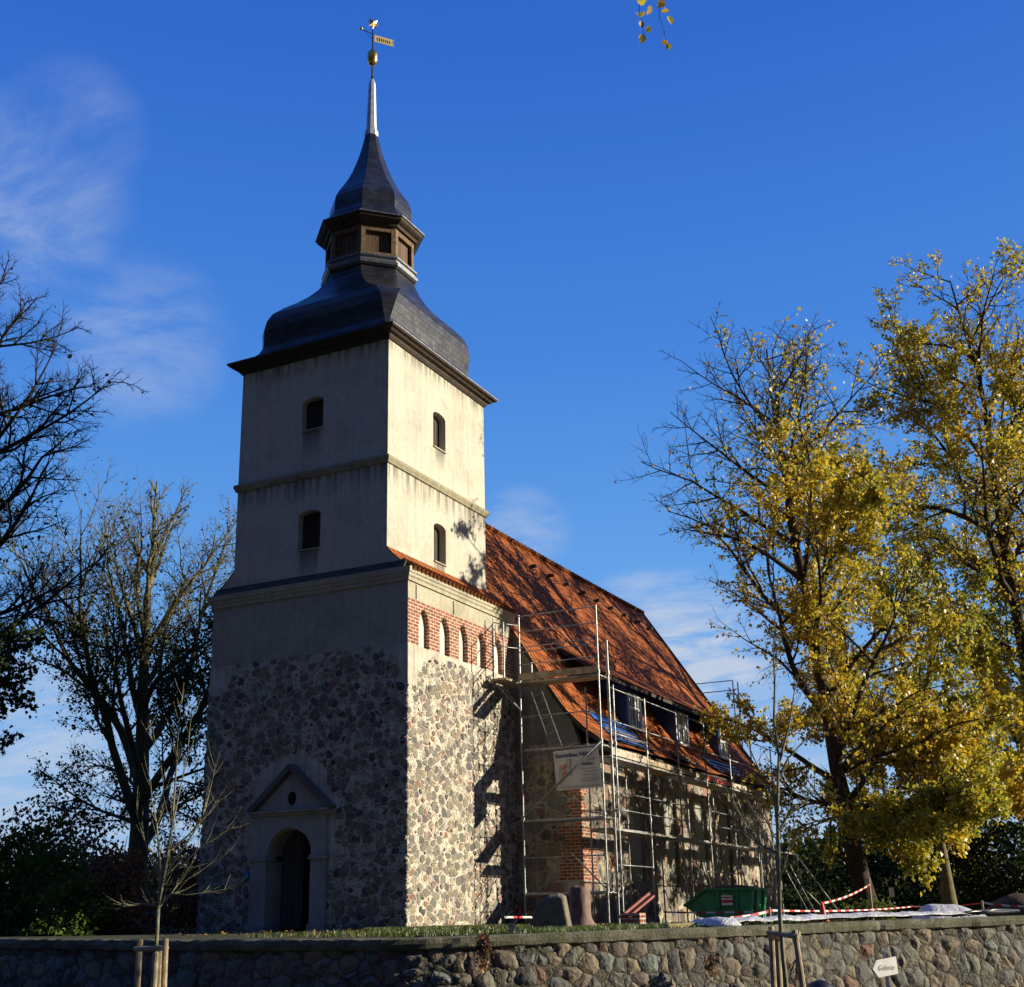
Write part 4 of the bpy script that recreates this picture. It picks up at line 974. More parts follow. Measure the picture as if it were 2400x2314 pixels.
lime('lime_tree', 'tall lime beside the nave, half bare, yellow leaves thickest on its lower right', (8.15, 15, 0), 21.0, (-.05, .0, 1), .33, 11, 7.4, B_dark, L_lime, 74000, .14, t1, w1, group=ROW, extra=[(3.6, -20, 8, 6.0), (3.9, 20, 8, 5.5), (4.2, -10, 15, 6.0), (5.2, -40, 22, 6.2), (5.6, 60, 20, 5.5), (3.6, -85, 5, 3.6), (3.6, 215, 6, 3.8), (11.4, -56, 44, 7.4), (12.6, -68, 46, 7.2), (13.8, -60, 48, 6.8), (15.0, -66, 50, 6.0), (3.3, -62, 0, 5.0), (3.1, -100, -2, 4.4), (3.2, -30, -2, 5.0), (3.6, -130, 4, 4.0)])
def w2(c): return corridor(c)*roofgap(c)*np.clip(1.3-(c[:, 2]-7)/24, .4, 1.3)*np.clip(patch(c, .8, 9)*1.9-.2, .1, 2)
def t2(p, r): return .50+.4*(patch(p, .5, 8)-.5)+r.normal(0, .13, len(p))
lime('lime_tree', 'tallest lime at the right edge of the photo, full yellow crown', (12.2, 34, 0), 29.0, (-.015, 0, 1), .48, 23, 9.6, B_dark, L_lime, 95000, .17, t2, w2, P=dict(t0=[.10, .18, .15, .15, 0], n=[30, 10, 7, 5, 0]), group=ROW, extra=[(3.4, 180, 10, 5.5), (3.8, -100, 10, 5), (4.4, -150, 14, 6), (5.0, 120, 16, 5.5), (3.6, -60, 10, 5)])
def t3(p, r): return .36+.45*(patch(p, .5, 12)-.5)+r.normal(0, .14, len(p))
lime('lime_tree', 'greener lime behind the half bare one, slim bark-lit trunk', (9.6, 22.5, 0), 13.5, (.02, 0, 1), .24, 37, 5.4, B_olive, L_lime, 42000, .145, t3, lambda c: roofgap(c)*np.clip(patch(c, .8, 4)*1.8-.1, .1, 2), P=dict(n=[24, 8, 6, 4, 0]), group=ROW, extra=[(3.2, -60, 15, 4.5), (3.4, 30, 15, 4.5), (3.6, 170, 15, 4.5), (3.9, 100, 20, 4.5)])
def t6(p, r): return .5+.35*(patch(p, .5, 15)-.5)+r.normal(0, .13, len(p))
lime('lime_tree', 'golden lime whose low crown fills the gap between the half bare and tallest limes', (15.5, 44, 0), 18, (.0, 0, 1), .26, 39, 6.8, B_dark, L_lime, 60000, .15, t6, lambda c: corridor(c)*np.clip(patch(c, .8, 6)*1.8-.1, .1, 2), P=dict(n=[24, 8, 6, 4, 0]), group=ROW, extra=[(2.8, -100, 10, 5.0), (3.0, 170, 10, 5.0), (3.3, -40, 15, 5)])
# left: big lime behind the tower, upper crown in the sun
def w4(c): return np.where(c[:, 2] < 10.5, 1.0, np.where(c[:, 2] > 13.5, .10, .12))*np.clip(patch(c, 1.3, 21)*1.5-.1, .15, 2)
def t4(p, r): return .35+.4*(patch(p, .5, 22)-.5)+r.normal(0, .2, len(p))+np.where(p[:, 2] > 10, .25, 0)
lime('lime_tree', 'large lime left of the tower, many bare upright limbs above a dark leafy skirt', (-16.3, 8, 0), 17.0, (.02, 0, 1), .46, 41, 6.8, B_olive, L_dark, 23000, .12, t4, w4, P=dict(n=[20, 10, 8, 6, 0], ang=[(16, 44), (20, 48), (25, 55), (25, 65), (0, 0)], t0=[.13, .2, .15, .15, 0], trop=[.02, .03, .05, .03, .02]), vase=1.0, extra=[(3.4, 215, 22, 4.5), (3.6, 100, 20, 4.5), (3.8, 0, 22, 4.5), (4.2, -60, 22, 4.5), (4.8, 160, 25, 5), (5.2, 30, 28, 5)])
# left edge: spreading bare tree, trunk just outside the frame
def w5(c): return np.where(c[:, 2] < 8.2, 1.0, .015)*np.clip(patch(c, .7, 31)*1.9-.2, .05, 2)
lime('bare_tree', 'bare dark tree spreading its branches in from the left edge', (-13.4, -4.5, 0), 18.8, (.02, 0, 1), .42, 57, 6.6, B_dark, L_dark, 13000, .15, t4, w5, P=dict(n=[30, 12, 10, 7, 0], ang=[(35, 72), (26, 55), (26, 55), (28, 60), (0, 0)], t0=[.16, .15, .12, .12, 0], trop=[.02, .05, .03, .02, .01]))
# tree outside the frame on the right, shading the wall
lime('maple_tree', 'street tree with thin yellow foliage beyond the right end of the boulder wall', (27.5, -3.0, -1.2), 13, (0, 0, 1), .22, 63, 5.0, B_dark, L_lime, 4000, .14, t2, lambda c: np.clip(patch(c, .8, 4)*1.8-.2, .05, 2), P=dict(levels=3, n=[16, 8, 6, 0, 0]))

# bushes
def bush(name, label, c, rx, ry, h, mat, n, size, seed, tintf, cat='shrub', stems=9, group=None):
    rng = np.random.default_rng(seed); t = thing(name, label, cat, c, group); c = np.array(c)
    mb = MB(); rr = random.Random(seed)
    for k in range(stems):
        a = rr.uniform(0, 6.28); e = c+np.array([math.cos(a)*rx*.6*rr.random(), math.sin(a)*ry*.6*rr.random(), h*rr.uniform(.6, .95)])
        mid = (c+e)/2+np.array([0, 0, .1*h]); mb.tube([tuple(c+np.array([rr.uniform(-.2, .2)*rx, rr.uniform(-.2, .2)*ry, -.05])), tuple(mid), tuple(e)], [.03, .02, .008], 5)
    mb.build('stems', B_dark, t)
    m_ = int(n*1.6); d = rng.normal(0, 1, (m_, 3)); d /= np.linalg.norm(d, axis=1)[:, None]; d[:, 2] = np.abs(d[:, 2])
    rad = rng.random(m_)**.4; q = d*rad[:, None]*np.array([rx, ry, h]); lump = patch(q, 3.2/max(rx, h), seed+1)
    q *= (.65+.55*lump)[:, None]; keep = patch(q, 5/max(rx, h), seed+2) > .42; q = q[keep][:n]
    pts = c+q; leaves('foliage', pts, size, mat, t, rng, tintf(pts, rng), .05); return t
tg = lambda p, r: .45+.5*(patch(p, .9, 2)-.5)+r.normal(0, .2, len(p))
def gp_(u, v, d): q = at(u, v, d); return (q.x, q.y, 0)
bush('evergreen_shrub', 'broad green shrub at the left edge behind the wall', gp_(40, 2160, 36), 2.9, 2.0, 3.6, L_shrub, 8000, .15, 1, tg)
bush('evergreen_shrub', 'lower green shrub between the broad shrub and the brown hedge', gp_(175, 2160, 33.0), 1.7, 1.3, 1.5, L_shrub, 3800, .13, 2, tg)
bush('brown_shrub', 'russet brown shrub left of the dark lime trunk', gp_(262, 2160, 34.5), 1.8, 1.4, 3.1, L_brown, 6500, .13, 3, tg)
bush('brown_shrub', 'russet brown shrub between the lime trunk and the tower', gp_(430, 2160, 50), 2.3, 2.0, 3.4, L_brown, 5500, .16, 4, tg)
bush('brown_shrub', 'dark brown thicket behind the green shrub', gp_(110, 2160, 56), 4.5, 2.5, 5.2, L_brown, 6000, .2, 14, lambda p, r: r.normal(.2, .2, len(p)))
bush('low_bush', 'small yellow-green bush behind the white ground sheet', gp_(2030, 2140, 36), .95, .6, .62, L_shrub, 2600, .085, 5, lambda p, r: r.normal(.75, .3, len(p)))
bush('evergreen_shrub', 'dark evergreen behind the heap under white sheeting', gp_(2330, 2140, 58), 5, 3, 4.6, L_dark, 9000, .2, 6, lambda p, r: r.normal(.2, .2, len(p)))
bush('evergreen_shrub', 'dark evergreen between the two lit lime trunks', gp_(2080, 2140, 66), 6, 3, 5.0, L_dark, 9000, .22, 7, lambda p, r: r.normal(.15, .2, len(p)))
bush('evergreen_shrub', 'dark evergreen thicket past the end of the scaffolding', gp_(1860, 2140, 72), 6, 3, 4.5, L_dark, 8000, .24, 8, lambda p, r: r.normal(.15, .2, len(p)))
# far woods: one mass
rng = np.random.default_rng(77); pts = []
for k in range(150):
    a = rng.uniform(-60, 60); d = rng.uniform(95, 150); c = CAM+(FH*math.cos(R(a))+Vector((rt.x, rt.y, 0)).normalized()*math.sin(R(a)))*d
    if abs(a) < 6 and d < 70: continue
    n_ = 420; q = rng.normal(0, 1, (n_, 3)); q /= np.linalg.norm(q, axis=1)[:, None]; h = rng.uniform(3.2, 6.0)
    q = q*(rng.random((n_, 1))**.4)*np.array([4.5, 4.5, h*.6])+np.array([c.x, c.y, h*.55]); pts.append(q)
pts = np.concatenate(pts); pts = pts[pts[:, 2] > -.2]
tag(leaves('far_woods', pts, .7, L_dark, None, rng, rng.normal(.35, .25, len(pts)), .1), 'dark far woods along the horizon', 'woods', kind='stuff')

# grass and fallen leaves on the churchyard edge
rng = np.random.default_rng(5)
def on_yard(n, u0, u1, d0, d1, zf=0.0):
    i = rng.uniform(u0, u1, n); d = rng.uniform(d0, d1, n); P_ = np.empty((n, 3))
    for k in range(n):
        j = int(i[k]*(len(WL)-1)); f = i[k]*(len(WL)-1)-j; a = WL[j].lerp(WL[min(j+1, len(WL)-1)], f); nn = wall_normal(j); q = a-nn*(.3+d[k]); w = min(1, d[k]/9)
        P_[k] = (q.x, q.y, (a.z-.05)*(1-w)-.02*w)
    return P_
def blades(name, pts, h, mat, rng, tint):
    n = len(pts); a = rng.uniform(0, 6.28, n); dx = np.stack([np.cos(a), np.sin(a), np.zeros(n)], 1); hh = h*rng.uniform(.5, 1.3, n); lean = rng.normal(0, .35, (n, 2))
    V = np.empty((n, 3, 3)); V[:, 0] = pts-dx*.012; V[:, 1] = pts+dx*.012; V[:, 2] = pts+np.stack([lean[:, 0]*hh, lean[:, 1]*hh, hh], 1)
    me = bpy.data.meshes.new(name); me.vertices.add(3*n); me.vertices.foreach_set('co', V.reshape(-1).astype(np.float32)); me.loops.add(3*n); me.loops.foreach_set('vertex_index', np.arange(3*n, dtype=np.int32)); me.polygons.add(n); me.polygons.foreach_set('loop_start', np.arange(0, 3*n, 3, dtype=np.int32)); me.polygons.foreach_set('loop_total', np.full(n, 3, dtype=np.int32))
    at_ = me.attributes.new('tint', 'FLOAT', 'FACE'); at_.data.foreach_set('value', np.clip(tint, 0, 1).astype(np.float32)); me.materials.append(mat); me.update(); return link(name, me)
pts = np.concatenate([on_yard(9000, .50, .72, 0.05, 3.0), on_yard(16000, .15, .75, 3, 14)])
ok = ~((pts[:, 0] < .15) & (pts[:, 0] > -6.7) & (pts[:, 1] > -.1)) & ~((pts[:, 0] < 2.2) & (pts[:, 1] > 6.1)); pts = pts[ok]
foot = np.stack([rng.uniform(.05, .8, 9000), rng.uniform(-.5, 6, 9000), np.zeros(9000)-.02], 1)
pts = np.concatenate([pts, foot])
tag(blades('grass', pts, .10, L_grass, rng, rng.normal(.45, .25, len(pts))), 'green grass growing between church and wall', 'grass', kind='stuff')
pts = on_yard(6000, .05, .95, 4.5, 16); far_ = np.stack([rng.uniform(-34, -8, 7000), rng.uniform(2, 26, 7000), np.zeros(7000)+.02], 1); pts = np.concatenate([pts, far_]); pts[:, 2] += .02
ok = ~((pts[:, 0] < .15) & (pts[:, 0] > -6.7) & (pts[:, 1] > -.1)) & ~((pts[:, 0] < 2.2) & (pts[:, 0] > -8.8) & (pts[:, 1] > 6.1)); pts = pts[ok]
tag(leaves('fallen_leaves', pts, .085, L_litter, None, rng, rng.random(len(pts)), .01, up=1.2), 'fallen autumn leaves strewn over the churchyard', 'leaves', kind='stuff')

# saplings and their stakes, on the street side of the wall
def sapling(label, base, pathpts, rads, limbs, seed, nleaf=0):
    t = thing('sapling', label, 'young tree', base, 'staked saplings in front of the wall'); mb = MB(); base = Vector(base)
    mb.tube(pathpts, rads, 8); mb.build('trunk', B_young, t, smooth=True)
    rr = random.Random(seed); mb = MB(); tips = []
    for pth_, r0 in limbs:
        k = len(pth_); mb.tube(pth_, [r0*(1-i/(k-1))+.004 for i in range(k)], 6, caps=False)
        for i in range(1, k):
            for _ in range(4):
                a = Vector(pth_[i-1]).lerp(Vector(pth_[i]), rr.random()); d = (Vector(pth_[i])-Vector(pth_[i-1])).normalized(); d = (d+Vector((rr.gauss(0, .5), rr.gauss(0, .5), rr.gauss(.1, .3)))).normalized(); L_ = rr.uniform(.15, .5)
                b_ = a+d*L_*.5; c_ = b_+(d+Vector((0, 0, .3))).normalized()*L_*.5; mb.tube([a, b_, c_], [.005, .004, .0025], 4, caps=False); tips.append(c_)
    mb.build('branches', B_young, t, smooth=True)
    if nleaf:
        rng = np.random.default_rng(seed); ps = np.array([tuple(rr.choice(tips)) for _ in range(nleaf)]); leaves('crown', ps, .09, L_lime, t, rng, rng.normal(.6, .2, nleaf), .04)
    return t
def pxpath(pl_, d0, jd=0.0, seed=0):
    rr = random.Random(seed); out = []; dd = d0
    for u, v in pl_: out.append(at(u, v, dd)); dd += rr.uniform(-jd, jd)
    return out
DL = 19.6
b0 = at(352, 2290, DL); b0.z = -1.3
tl = [b0]+pxpath([(360, 2290), (367, 2210), (371, 2132)], DL)
lm = [([at(371, 2132, DL)]+pxpath([(383, 2062), (392, 2010), (402, 1940), (410, 1850), (414, 1770), (420, 1690), (431, 1600)], DL, .12, 1), .022),
      ([at(371, 2132, DL)]+pxpath([(376, 2050), (372, 1990), (367, 1930), (357, 1880), (350, 1820)], DL, .15, 2), .018),
      ([at(383, 2062, DL)]+pxpath([(420, 2000), (452, 1955), (480, 1900), (497, 1830), (505, 1790)], DL, .15, 3), .016),
      ([at(395, 1995, DL)]+pxpath([(440, 1960), (490, 1905), (520, 1855), (560, 1825)], DL, .15, 4), .014),
      ([at(372, 2128, DL)]+pxpath([(400, 2095), (425, 2060), (460, 2010)], DL, .1, 5), .012), ([at(400, 2094, DL)]+pxpath([(440, 2098), (500, 2090), (545, 2083)], DL, .1, 6), .009),
      ([at(368, 2125, DL)]+pxpath([(345, 2118), (310, 2123), (272, 2117)], DL, .1, 7), .009), ([at(374, 2060, DL)]+pxpath([(352, 2010), (332, 1950), (318, 1900)], DL, .1, 8), .010), ([at(440, 2060, DL)]+pxpath([(480, 2035), (545, 1992)], DL, .1, 9), .007), ([at(400, 1950, DL)]+pxpath([(418, 1870), (440, 1760), (450, 1660)], DL, .1, 10), .010), ([at(368, 1930, DL)]+pxpath([(385, 1850), (372, 1760), (330, 1690)], DL, .1, 12), .008), ([at(420, 2035, DL)]+pxpath([(470, 1985), (520, 1955), (550, 1935)], DL, .1, 13), .009)]
sapling('leafless sapling with wide forking branches in front of the tower', b0, tl, [.035, .032, .029, .027], lm, 3)
DR = 20.0
b1 = at(1842, 2290, DR); b1.z = -1.3
tr_ = [b1]+pxpath([(1836, 2250), (1828, 2150), (1824, 2000), (1822, 1880), (1826, 1770)], DR)
lr = [([at(1826, 1770, DR)]+pxpath([(1814, 1690), (1816, 1600), (1812, 1520), (1818, 1440)], DR, .1, 1), .018), ([at(1823, 1800, DR)]+pxpath([(1850, 1700), (1862, 1620), (1880, 1560)], DR, .15, 2), .014), ([at(1824, 1950, DR)]+pxpath([(1850, 1905), (1890, 1880), (1905, 1830)], DR, .15, 3), .010), ([at(1822, 1890, DR)]+pxpath([(1790, 1830), (1760, 1760), (1740, 1720)], DR, .15, 4), .010), ([at(1824, 2000, DR)]+pxpath([(1780, 1980), (1745, 1930), (1715, 1870)], DR, .15, 5), .010), ([at(1826, 2070, DR)]+pxpath([(1850, 1990), (1846, 1950)], DR, .1, 6), .009), ([at(1823, 1830, DR)]+pxpath([(1845, 1780), (1900, 1720), (1935, 1640)], DR, .15, 7), .010)]
lr = [(p_, r_*1.5) for p_, r_ in lr]
sapling('leafless sapling with a straight trunk in front of the red roofed nave', b1, tr_, [.040, .037, .034, .031, .028, .024], lr, 5, 14)
def stakes(label, posts, bars, top_d=0):
    q0 = Vector(posts[0][0]); t = thing('tree_stakes', label, 'tree stakes', (q0.x, q0.y, -1.3), 'stake frames round the saplings')
    for a, b_ in posts:
        a = Vector(a); b_ = Vector(b_); b_.z = -1.32; mb = MB(); mb.tube([b_, a.lerp(b_, .02), a], [.045, .045, .042], 10); mb.build('stake', M_post, t)
    for a, b_ in bars:
        mb = MB(); mb.tube([a, b_], .038, 8); mb.build('crossbar', M_post, t)
    return t
stakes('three pale stakes with a dark crossbar round the leafless sapling by the tower', [(at(328, 2201, 19.9), at(322, 2320, 19.9)), (at(388, 2200, 19.4), at(386, 2320, 19.4)), (at(376, 2226, 20.1), at(371, 2320, 20.1)), (at(366, 2232, 19.3), at(359, 2320, 19.3))], [(at(315, 2225, 19.75), at(392, 2222, 19.5))])
stakes('three olive stakes with two crossbars round the straight sapling by the nave', [(at(1807, 2172, 20.3), at(1812, 2320, 20.3)), (at(1822, 2200, 20.2), at(1826, 2320, 20.2)), (at(1862, 2180, 19.8), at(1888, 2320, 19.8))], [(at(1800, 2186, 20.2), at(1872, 2196, 19.7)), (at(1805, 2196, 20.35), at(1875, 2188, 20.1))])

# hanging twig at the top of the picture (the tree it grows on stands behind the photographer)
tw = thing('hanging_twig', 'hanging twig of yellow leaves against the sky at the top', 'twig', at(1540, -400, 9.5))
rng = np.random.default_rng(8); D9 = 9.5
tp = [pxpath([(1540, -400), (1525, -200), (1505, -60), (1498, 20), (1505, 60), (1512, 92)], D9), pxpath([(1525, -200), (1545, -80), (1548, -10), (1545, 40), (1556, 70), (1562, 108)], D9)]
mb = MB()
for q in tp: mb.tube(q, [.012, .007, .004, .003, .0025, .002], 5)
mb.build('stem', B_dark, tw)
lp = [(1493, 12), (1489, 36), (1502, 55), (1510, 34), (1516, 4), (1524, 68), (1508, 88), (1550, 36), (1560, 28), (1566, 44), (1542, 12), (1556, 4), (1553, 100), (1567, 108), (1526, 20), (1510, -10), (1530, -14), (1515, -40), (1545, -40)]
for k, (u, v) in enumerate(lp):
    c = at(u, v-7, D9+rng.uniform(-.1, .1)); s_ = .085*rng.uniform(.75, 1.15); nd = Vector(rng.normal(0, 1, 3)); nd = (nd-fw*.6).normalized(); a = Vector((rng.normal(0, .4), rng.normal(0, .4), -1)); a = (a-nd*a.dot(nd)).normalized(); b_ = nd.cross(a)
    out = [(0, 0), (.25, .36), (.55, .42), (.8, .25), (1.1, 0), (.8, -.25), (.55, -.42), (.25, -.36)]
    mb = MB(); mb.add([c+a*s_*x+b_*s_*y+nd*abs(y)*s_*.25 for x, y in out]+[c+a*s_*.55], [(i, (i+1) % 8, 8) for i in range(8)])
    lf = mb.build('leaf', L_lime, tw); av = lf.data.attributes.new('tint', 'FLOAT', 'FACE'); av.data.foreach_set('value', np.full(8, rng.choice([.3, .5, .6, .7, .9]), dtype=np.float32))

# ------------------------------------------------------------------ things on the churchyard
def yz(u, v, d): q = at(u, v, d); return q
def rock(name, label, cat, c, prof, mat, seed, n=14, tilt=0.0, sx=1.0, sy=1.0):
    rr = np.random.default_rng(seed); mb = MB(); rings = []
    for r_, z in prof:
        rings.append([(c[0]+sx*r_*math.cos(6.283*k/n)*(1+rr.normal(0, .05))+tilt*z, c[1]+sy*r_*math.sin(6.283*k/n)*(1+rr.normal(0, .05)), c[2]+z*(1+rr.normal(0, .015))) for k in range(n)])
    mb.loft(rings); o_ = mb.build(name, mat); o_.modifiers.new('round', 'SUBSURF').levels = 2; o_.modifiers['round'].render_levels = 2
    return tag(o_, label, cat)
m, g, b, o = newmat('granite_boulder'); v = g.obj(); n1 = g.noise(v, 5, 6, .7).outputs[0]; n2 = g.noise(v, 40, 3).outputs[0]
g.set(b.inputs['Base Color'], g.vm('SCALE', g.ramp(n1, [(.3, (.10, .085, .06)), (.5, (.20, .17, .13)), (.7, (.27, .22, .16))]), sc=g.sm(n2, .3, .7, .75, 1.2))); b.inputs['Roughness'].default_value = .85; bump(g, b, g.m('ADD', n1, g.m('MULTIPLY', n2, .3)), .03); M_granite = m
# standing memorial stone with one flat sunlit side
c = at(1295, 2190, 26.5); c.z = -.05
mb = MB(); fr = [(-.46, 0), (-.44, .28), (-.30, .55), (-.05, .72), (.14, .75), (.24, .70), (.36, 0)]
dx_ = Vector((rt.x, rt.y, 0)).normalized()
rings = []
for dd, k in ((0, .94), (.05, 1.0), (.30, 1.0), (.36, .93)): rings.append([c+dx_*(x*k+.0)+FH*dd+dx_*dd*.25+Vector((0, 0, z*k+.02)) for x, z in fr])
mb.loft(rings); o_ = mb.build('memorial_stone', M_granite); bv = o_.modifiers.new('bevel', 'BEVEL'); bv.width = .03; bv.segments = 2; tag(o_, 'slanting granite memorial stone with a pale flat side, behind the wall coping', 'stone')
c = at(1362, 2188, 28.5); c.z = -.05
m, g, b, o = newmat('red_granite'); v = g.obj(); n1 = g.noise(v, 7, 6, .7).outputs[0]
g.set(b.inputs['Base Color'], g.ramp(n1, [(.3, (.13, .075, .06)), (.6, (.25, .15, .115)), (.75, (.30, .19, .14))])); b.inputs['Roughness'].default_value = .7; bump(g, b, n1, .02); M_rgran = m
rock('stone_font', 'upright reddish stone font with flared foot beside the memorial stone', 'stone', (c.x, c.y, c.z), [(.36, 0), (.35, .06), (.29, .16), (.235, .28), (.225, .42), (.235, .7), (.235, .86), (.21, .93), (.1, .95)], M_rgran, 4, 20)
# green skip
M_green = simple('green_skip_paint', (.010, .24, .10), .42, 0, .25, 4, .004)
skp = thing('skip', 'green steel skip with a sloping end and red and white panel', 'skip', (4.9, 10.3, 0))
sx0, sx1, sy0, sy1 = 3.95, 6.0, 9.55, 11.15
prof_ = [(sx0+.55, .06), (sx1-.12, .06), (sx1, .95), (sx0+.62, .95), (sx0-.05, .5)]
mb = MB(); mb.prism([(x, sy0, z) for x, z in prof_], (0, sy1-sy0, 0)); mb.build('body', M_green, skp)
mb = MB()
for a, b_ in zip([(sx0-.05, .5), (sx0+.62, .95)], [(sx0+.62, .95), (sx1, .95)]):
    for y in (sy0-.03, sy1+.03): mb.beam((a[0], y, a[1]), (b_[0], y, b_[1]), .07, .07)
mb.beam((sx1+.02, sy0, .95), (sx1+.02, sy1, .95), .07, .07); mb.build('rim', M_green, skp)
mb = MB()
for x in (4.95, 5.5): mb.box((x, sy0-.05, .08), (x+.07, sy0-.003, .92))
for y in (9.95, 10.7): mb.beam((sx1-.08, y, .1), (sx1+.03, y, .93), .07, .05)
mb.build('stiffening_rib', M_green, skp)
mb = MB(); mb.box((5.08, sy0-.065, .5), (5.42, sy0-.052, .78)); pn_ = mb.build('panel', M_whiteP, skp)
mb = MB(); mb.box((5.08, sy0-.07, .57), (5.42, sy0-.066, .65)); mb.box((5.1, sy0-.07, .70), (5.4, sy0-.066, .73)); mb.build('panel_stripe', M_red, pn_)
rock('rubble_load', 'dark reddish rubble heaped in the green skip', 'rubble', (5.2, 10.35, .9), [(.85, -.1), (.8, .05), (.6, .14), (.3, .17), (.05, .19)], simple('rubble', (.10, .045, .03), .95, 0, .5, 10, .05), 9, 16)
# timber and bricks by the scaffold
c = at(1478, 2165, 29.5)
mb = MB(); z0 = -.02
for k in range(4):
    for j in range(3): mb.box((c.x-.2+j*.16, c.y-.12+.0*k, z0+k*.085), (c.x-.2+j*.16+.15, c.y+.26, z0+k*.085+.078))
tag(mb.build('brick_stack', M_brick), 'small stack of loose red bricks under the scaffold', 'bricks')
a = at(1462, 2150, 30.5); b_ = at(1522, 2100, 31.2); mb = MB(); mb.beam(a, b_, .32, .05); mb.beam(a+Vector((0, 0, .06)), b_+Vector((0, 0, .06)), .05, .07)
tag(mb.build('red_board', simple('red_formwork_board', (.28, .05, .03), .6, 0, .3)), 'red formwork board leaning up behind the brick stack', 'board')
a = at(1562, 2176, 22.6); b_ = at(1632, 2172, 22.9); mb = MB(); mb.beam(a+Vector((0, 0, .02)), b_+Vector((0, 0, .02)), .12, .10)
tag(mb.build('timber_beam', simple('new_timber', (.42, .33, .16), .8, 0, .25, 6)), 'short yellow timber beam lying on the wall top beside the white sheeting', 'beam')
# white ground sheet along the wall and covered heap
def sheet(name, label, cat, line, w, h, seed, mat):
    rr = np.random.default_rng(seed); mb = MB(); rows = []
    for i, q in enumerate(line):
        j = min(i+1, len(line)-1); t = (line[j]-line[max(i-1, 0)]); t.z = 0; t.normalize(); nn = Vector((-t.y, t.x, 0)); e = min(1, i/3, (len(line)-1-i)/3)
        rows.append([q+nn*(w*s)+Vector((0, 0, .012+e*h*math.sin(math.pi*min(1, max(0, s*.9+.08)))**.7*(1+rr.normal(0, .28))+abs(rr.normal(0, .01)))) for s in np.linspace(0, 1, 8)])
    mb.loft(rows, close=False, cap0=False, cap1=False); o_ = mb.build(name, mat, smooth=True); o_.modifiers.new('soft', 'SUBSURF').render_levels = 1; o_.modifiers['soft'].levels = 1; o_.modifiers.new('thick', 'SOLIDIFY').thickness = .008
    return tag(o_, label, cat)
m, g, b, o = newmat('white_sheeting'); v = g.obj(); n1 = g.noise(v, 6, 5, .65, .6).outputs[0]
g.set(b.inputs['Base Color'], g.vm('SCALE', (.74, .75, .78), sc=g.sm(n1, .3, .7, .8, 1.05))); b.inputs['Roughness'].default_value = .45; bump(g, b, n1, .08); M_sheet = m
ln = [at(u, v+1, d)+FH*.35 for u, v, d in [(1650, 2173, 22.3), (1680, 2173, 22.4), (1710, 2171, 22.5), (1740, 2170, 22.6), (1780, 2168, 22.8), (1820, 2167, 23.0), (1860, 2165, 23.2), (1920, 2162, 23.5), (1990, 2160, 24.0), (2060, 2157, 24.3), (2130, 2155, 24.7), (2200, 2152, 25.1), (2260, 2150, 25.4), (2310, 2149, 25.7)]]
ln = smooth_line(ln, 4)
sheet('ground_sheet', 'long white ground sheet laid along the top of the wall', 'sheet', ln, .7, .11, 3, M_sheet)
c = at(1690, 2172, 22.4)+FH*.45; rr = random.Random(2)
rock('crumpled_sheet', 'crumpled end of white sheeting beside the timber beam', 'sheet', (c.x, c.y, c.z-.02), [(.38, 0), (.34, .06), (.25, .13), (.12, .17), (.02, .18)], M_sheet, 12, 12, sx=1.3, sy=.8)
c = at(2232, 2150, 29.5)
mb = MB(); rr = np.random.default_rng(6); rows = []
for i in range(13):
    s = i/12; hh = .36*min(1, (s*7)**.6)*(1 if s < .55 else max(.0, 1-((s-.55)/.45)**1.3)); rows.append([c+dx_*((s-.5)*1.7)+FH*(t-.5)*1.1+Vector((0, 0, -.1+hh*math.sin(math.pi*t)**.5*(1+rr.normal(0, .05))+.03)) for t in np.linspace(0, 1, 9)])
mb.loft(rows, close=False, cap0=False, cap1=False); o_ = mb.build('covered_heap', M_sheet, smooth=True); o_.modifiers.new('s', 'SUBSURF').render_levels = 1; tag(o_, 'rounded heap under blue-white plastic sheeting behind the wall', 'covered heap')
M_pipe = simple('black_pipe', (.015, .016, .018), .35, 0, .2)
for k in range(4):
    a = at(2235+18*k, 2150-1.5*k, 26.3+.12*k)+Vector((0, 0, .03)); b_ = at(2352+12*k, 2144-k, 27.2+.15*k)+Vector((0, 0, .05)); mb = MB(); mb.tube([a, a.lerp(b_, .4)+Vector((0, 0, .05)), b_], .035, 8)
    tag(mb.build('plastic_pipe', M_pipe, smooth=True), 'black plastic pipe of the bundle lying right of the covered heap', 'pipe', 'black pipes behind the wall')
c = at(2395, 2150, 33); rock('soil_heap', 'brown heap of soil at the right edge behind the wall', 'soil heap', (c.x, c.y, -.05), [(1.0, 0), (.9, .25), (.65, .5), (.3, .66), (.05, .7)], simple('heaped_soil', (.09, .06, .035), .95, 0, .4, 6, .08), 15, 14)
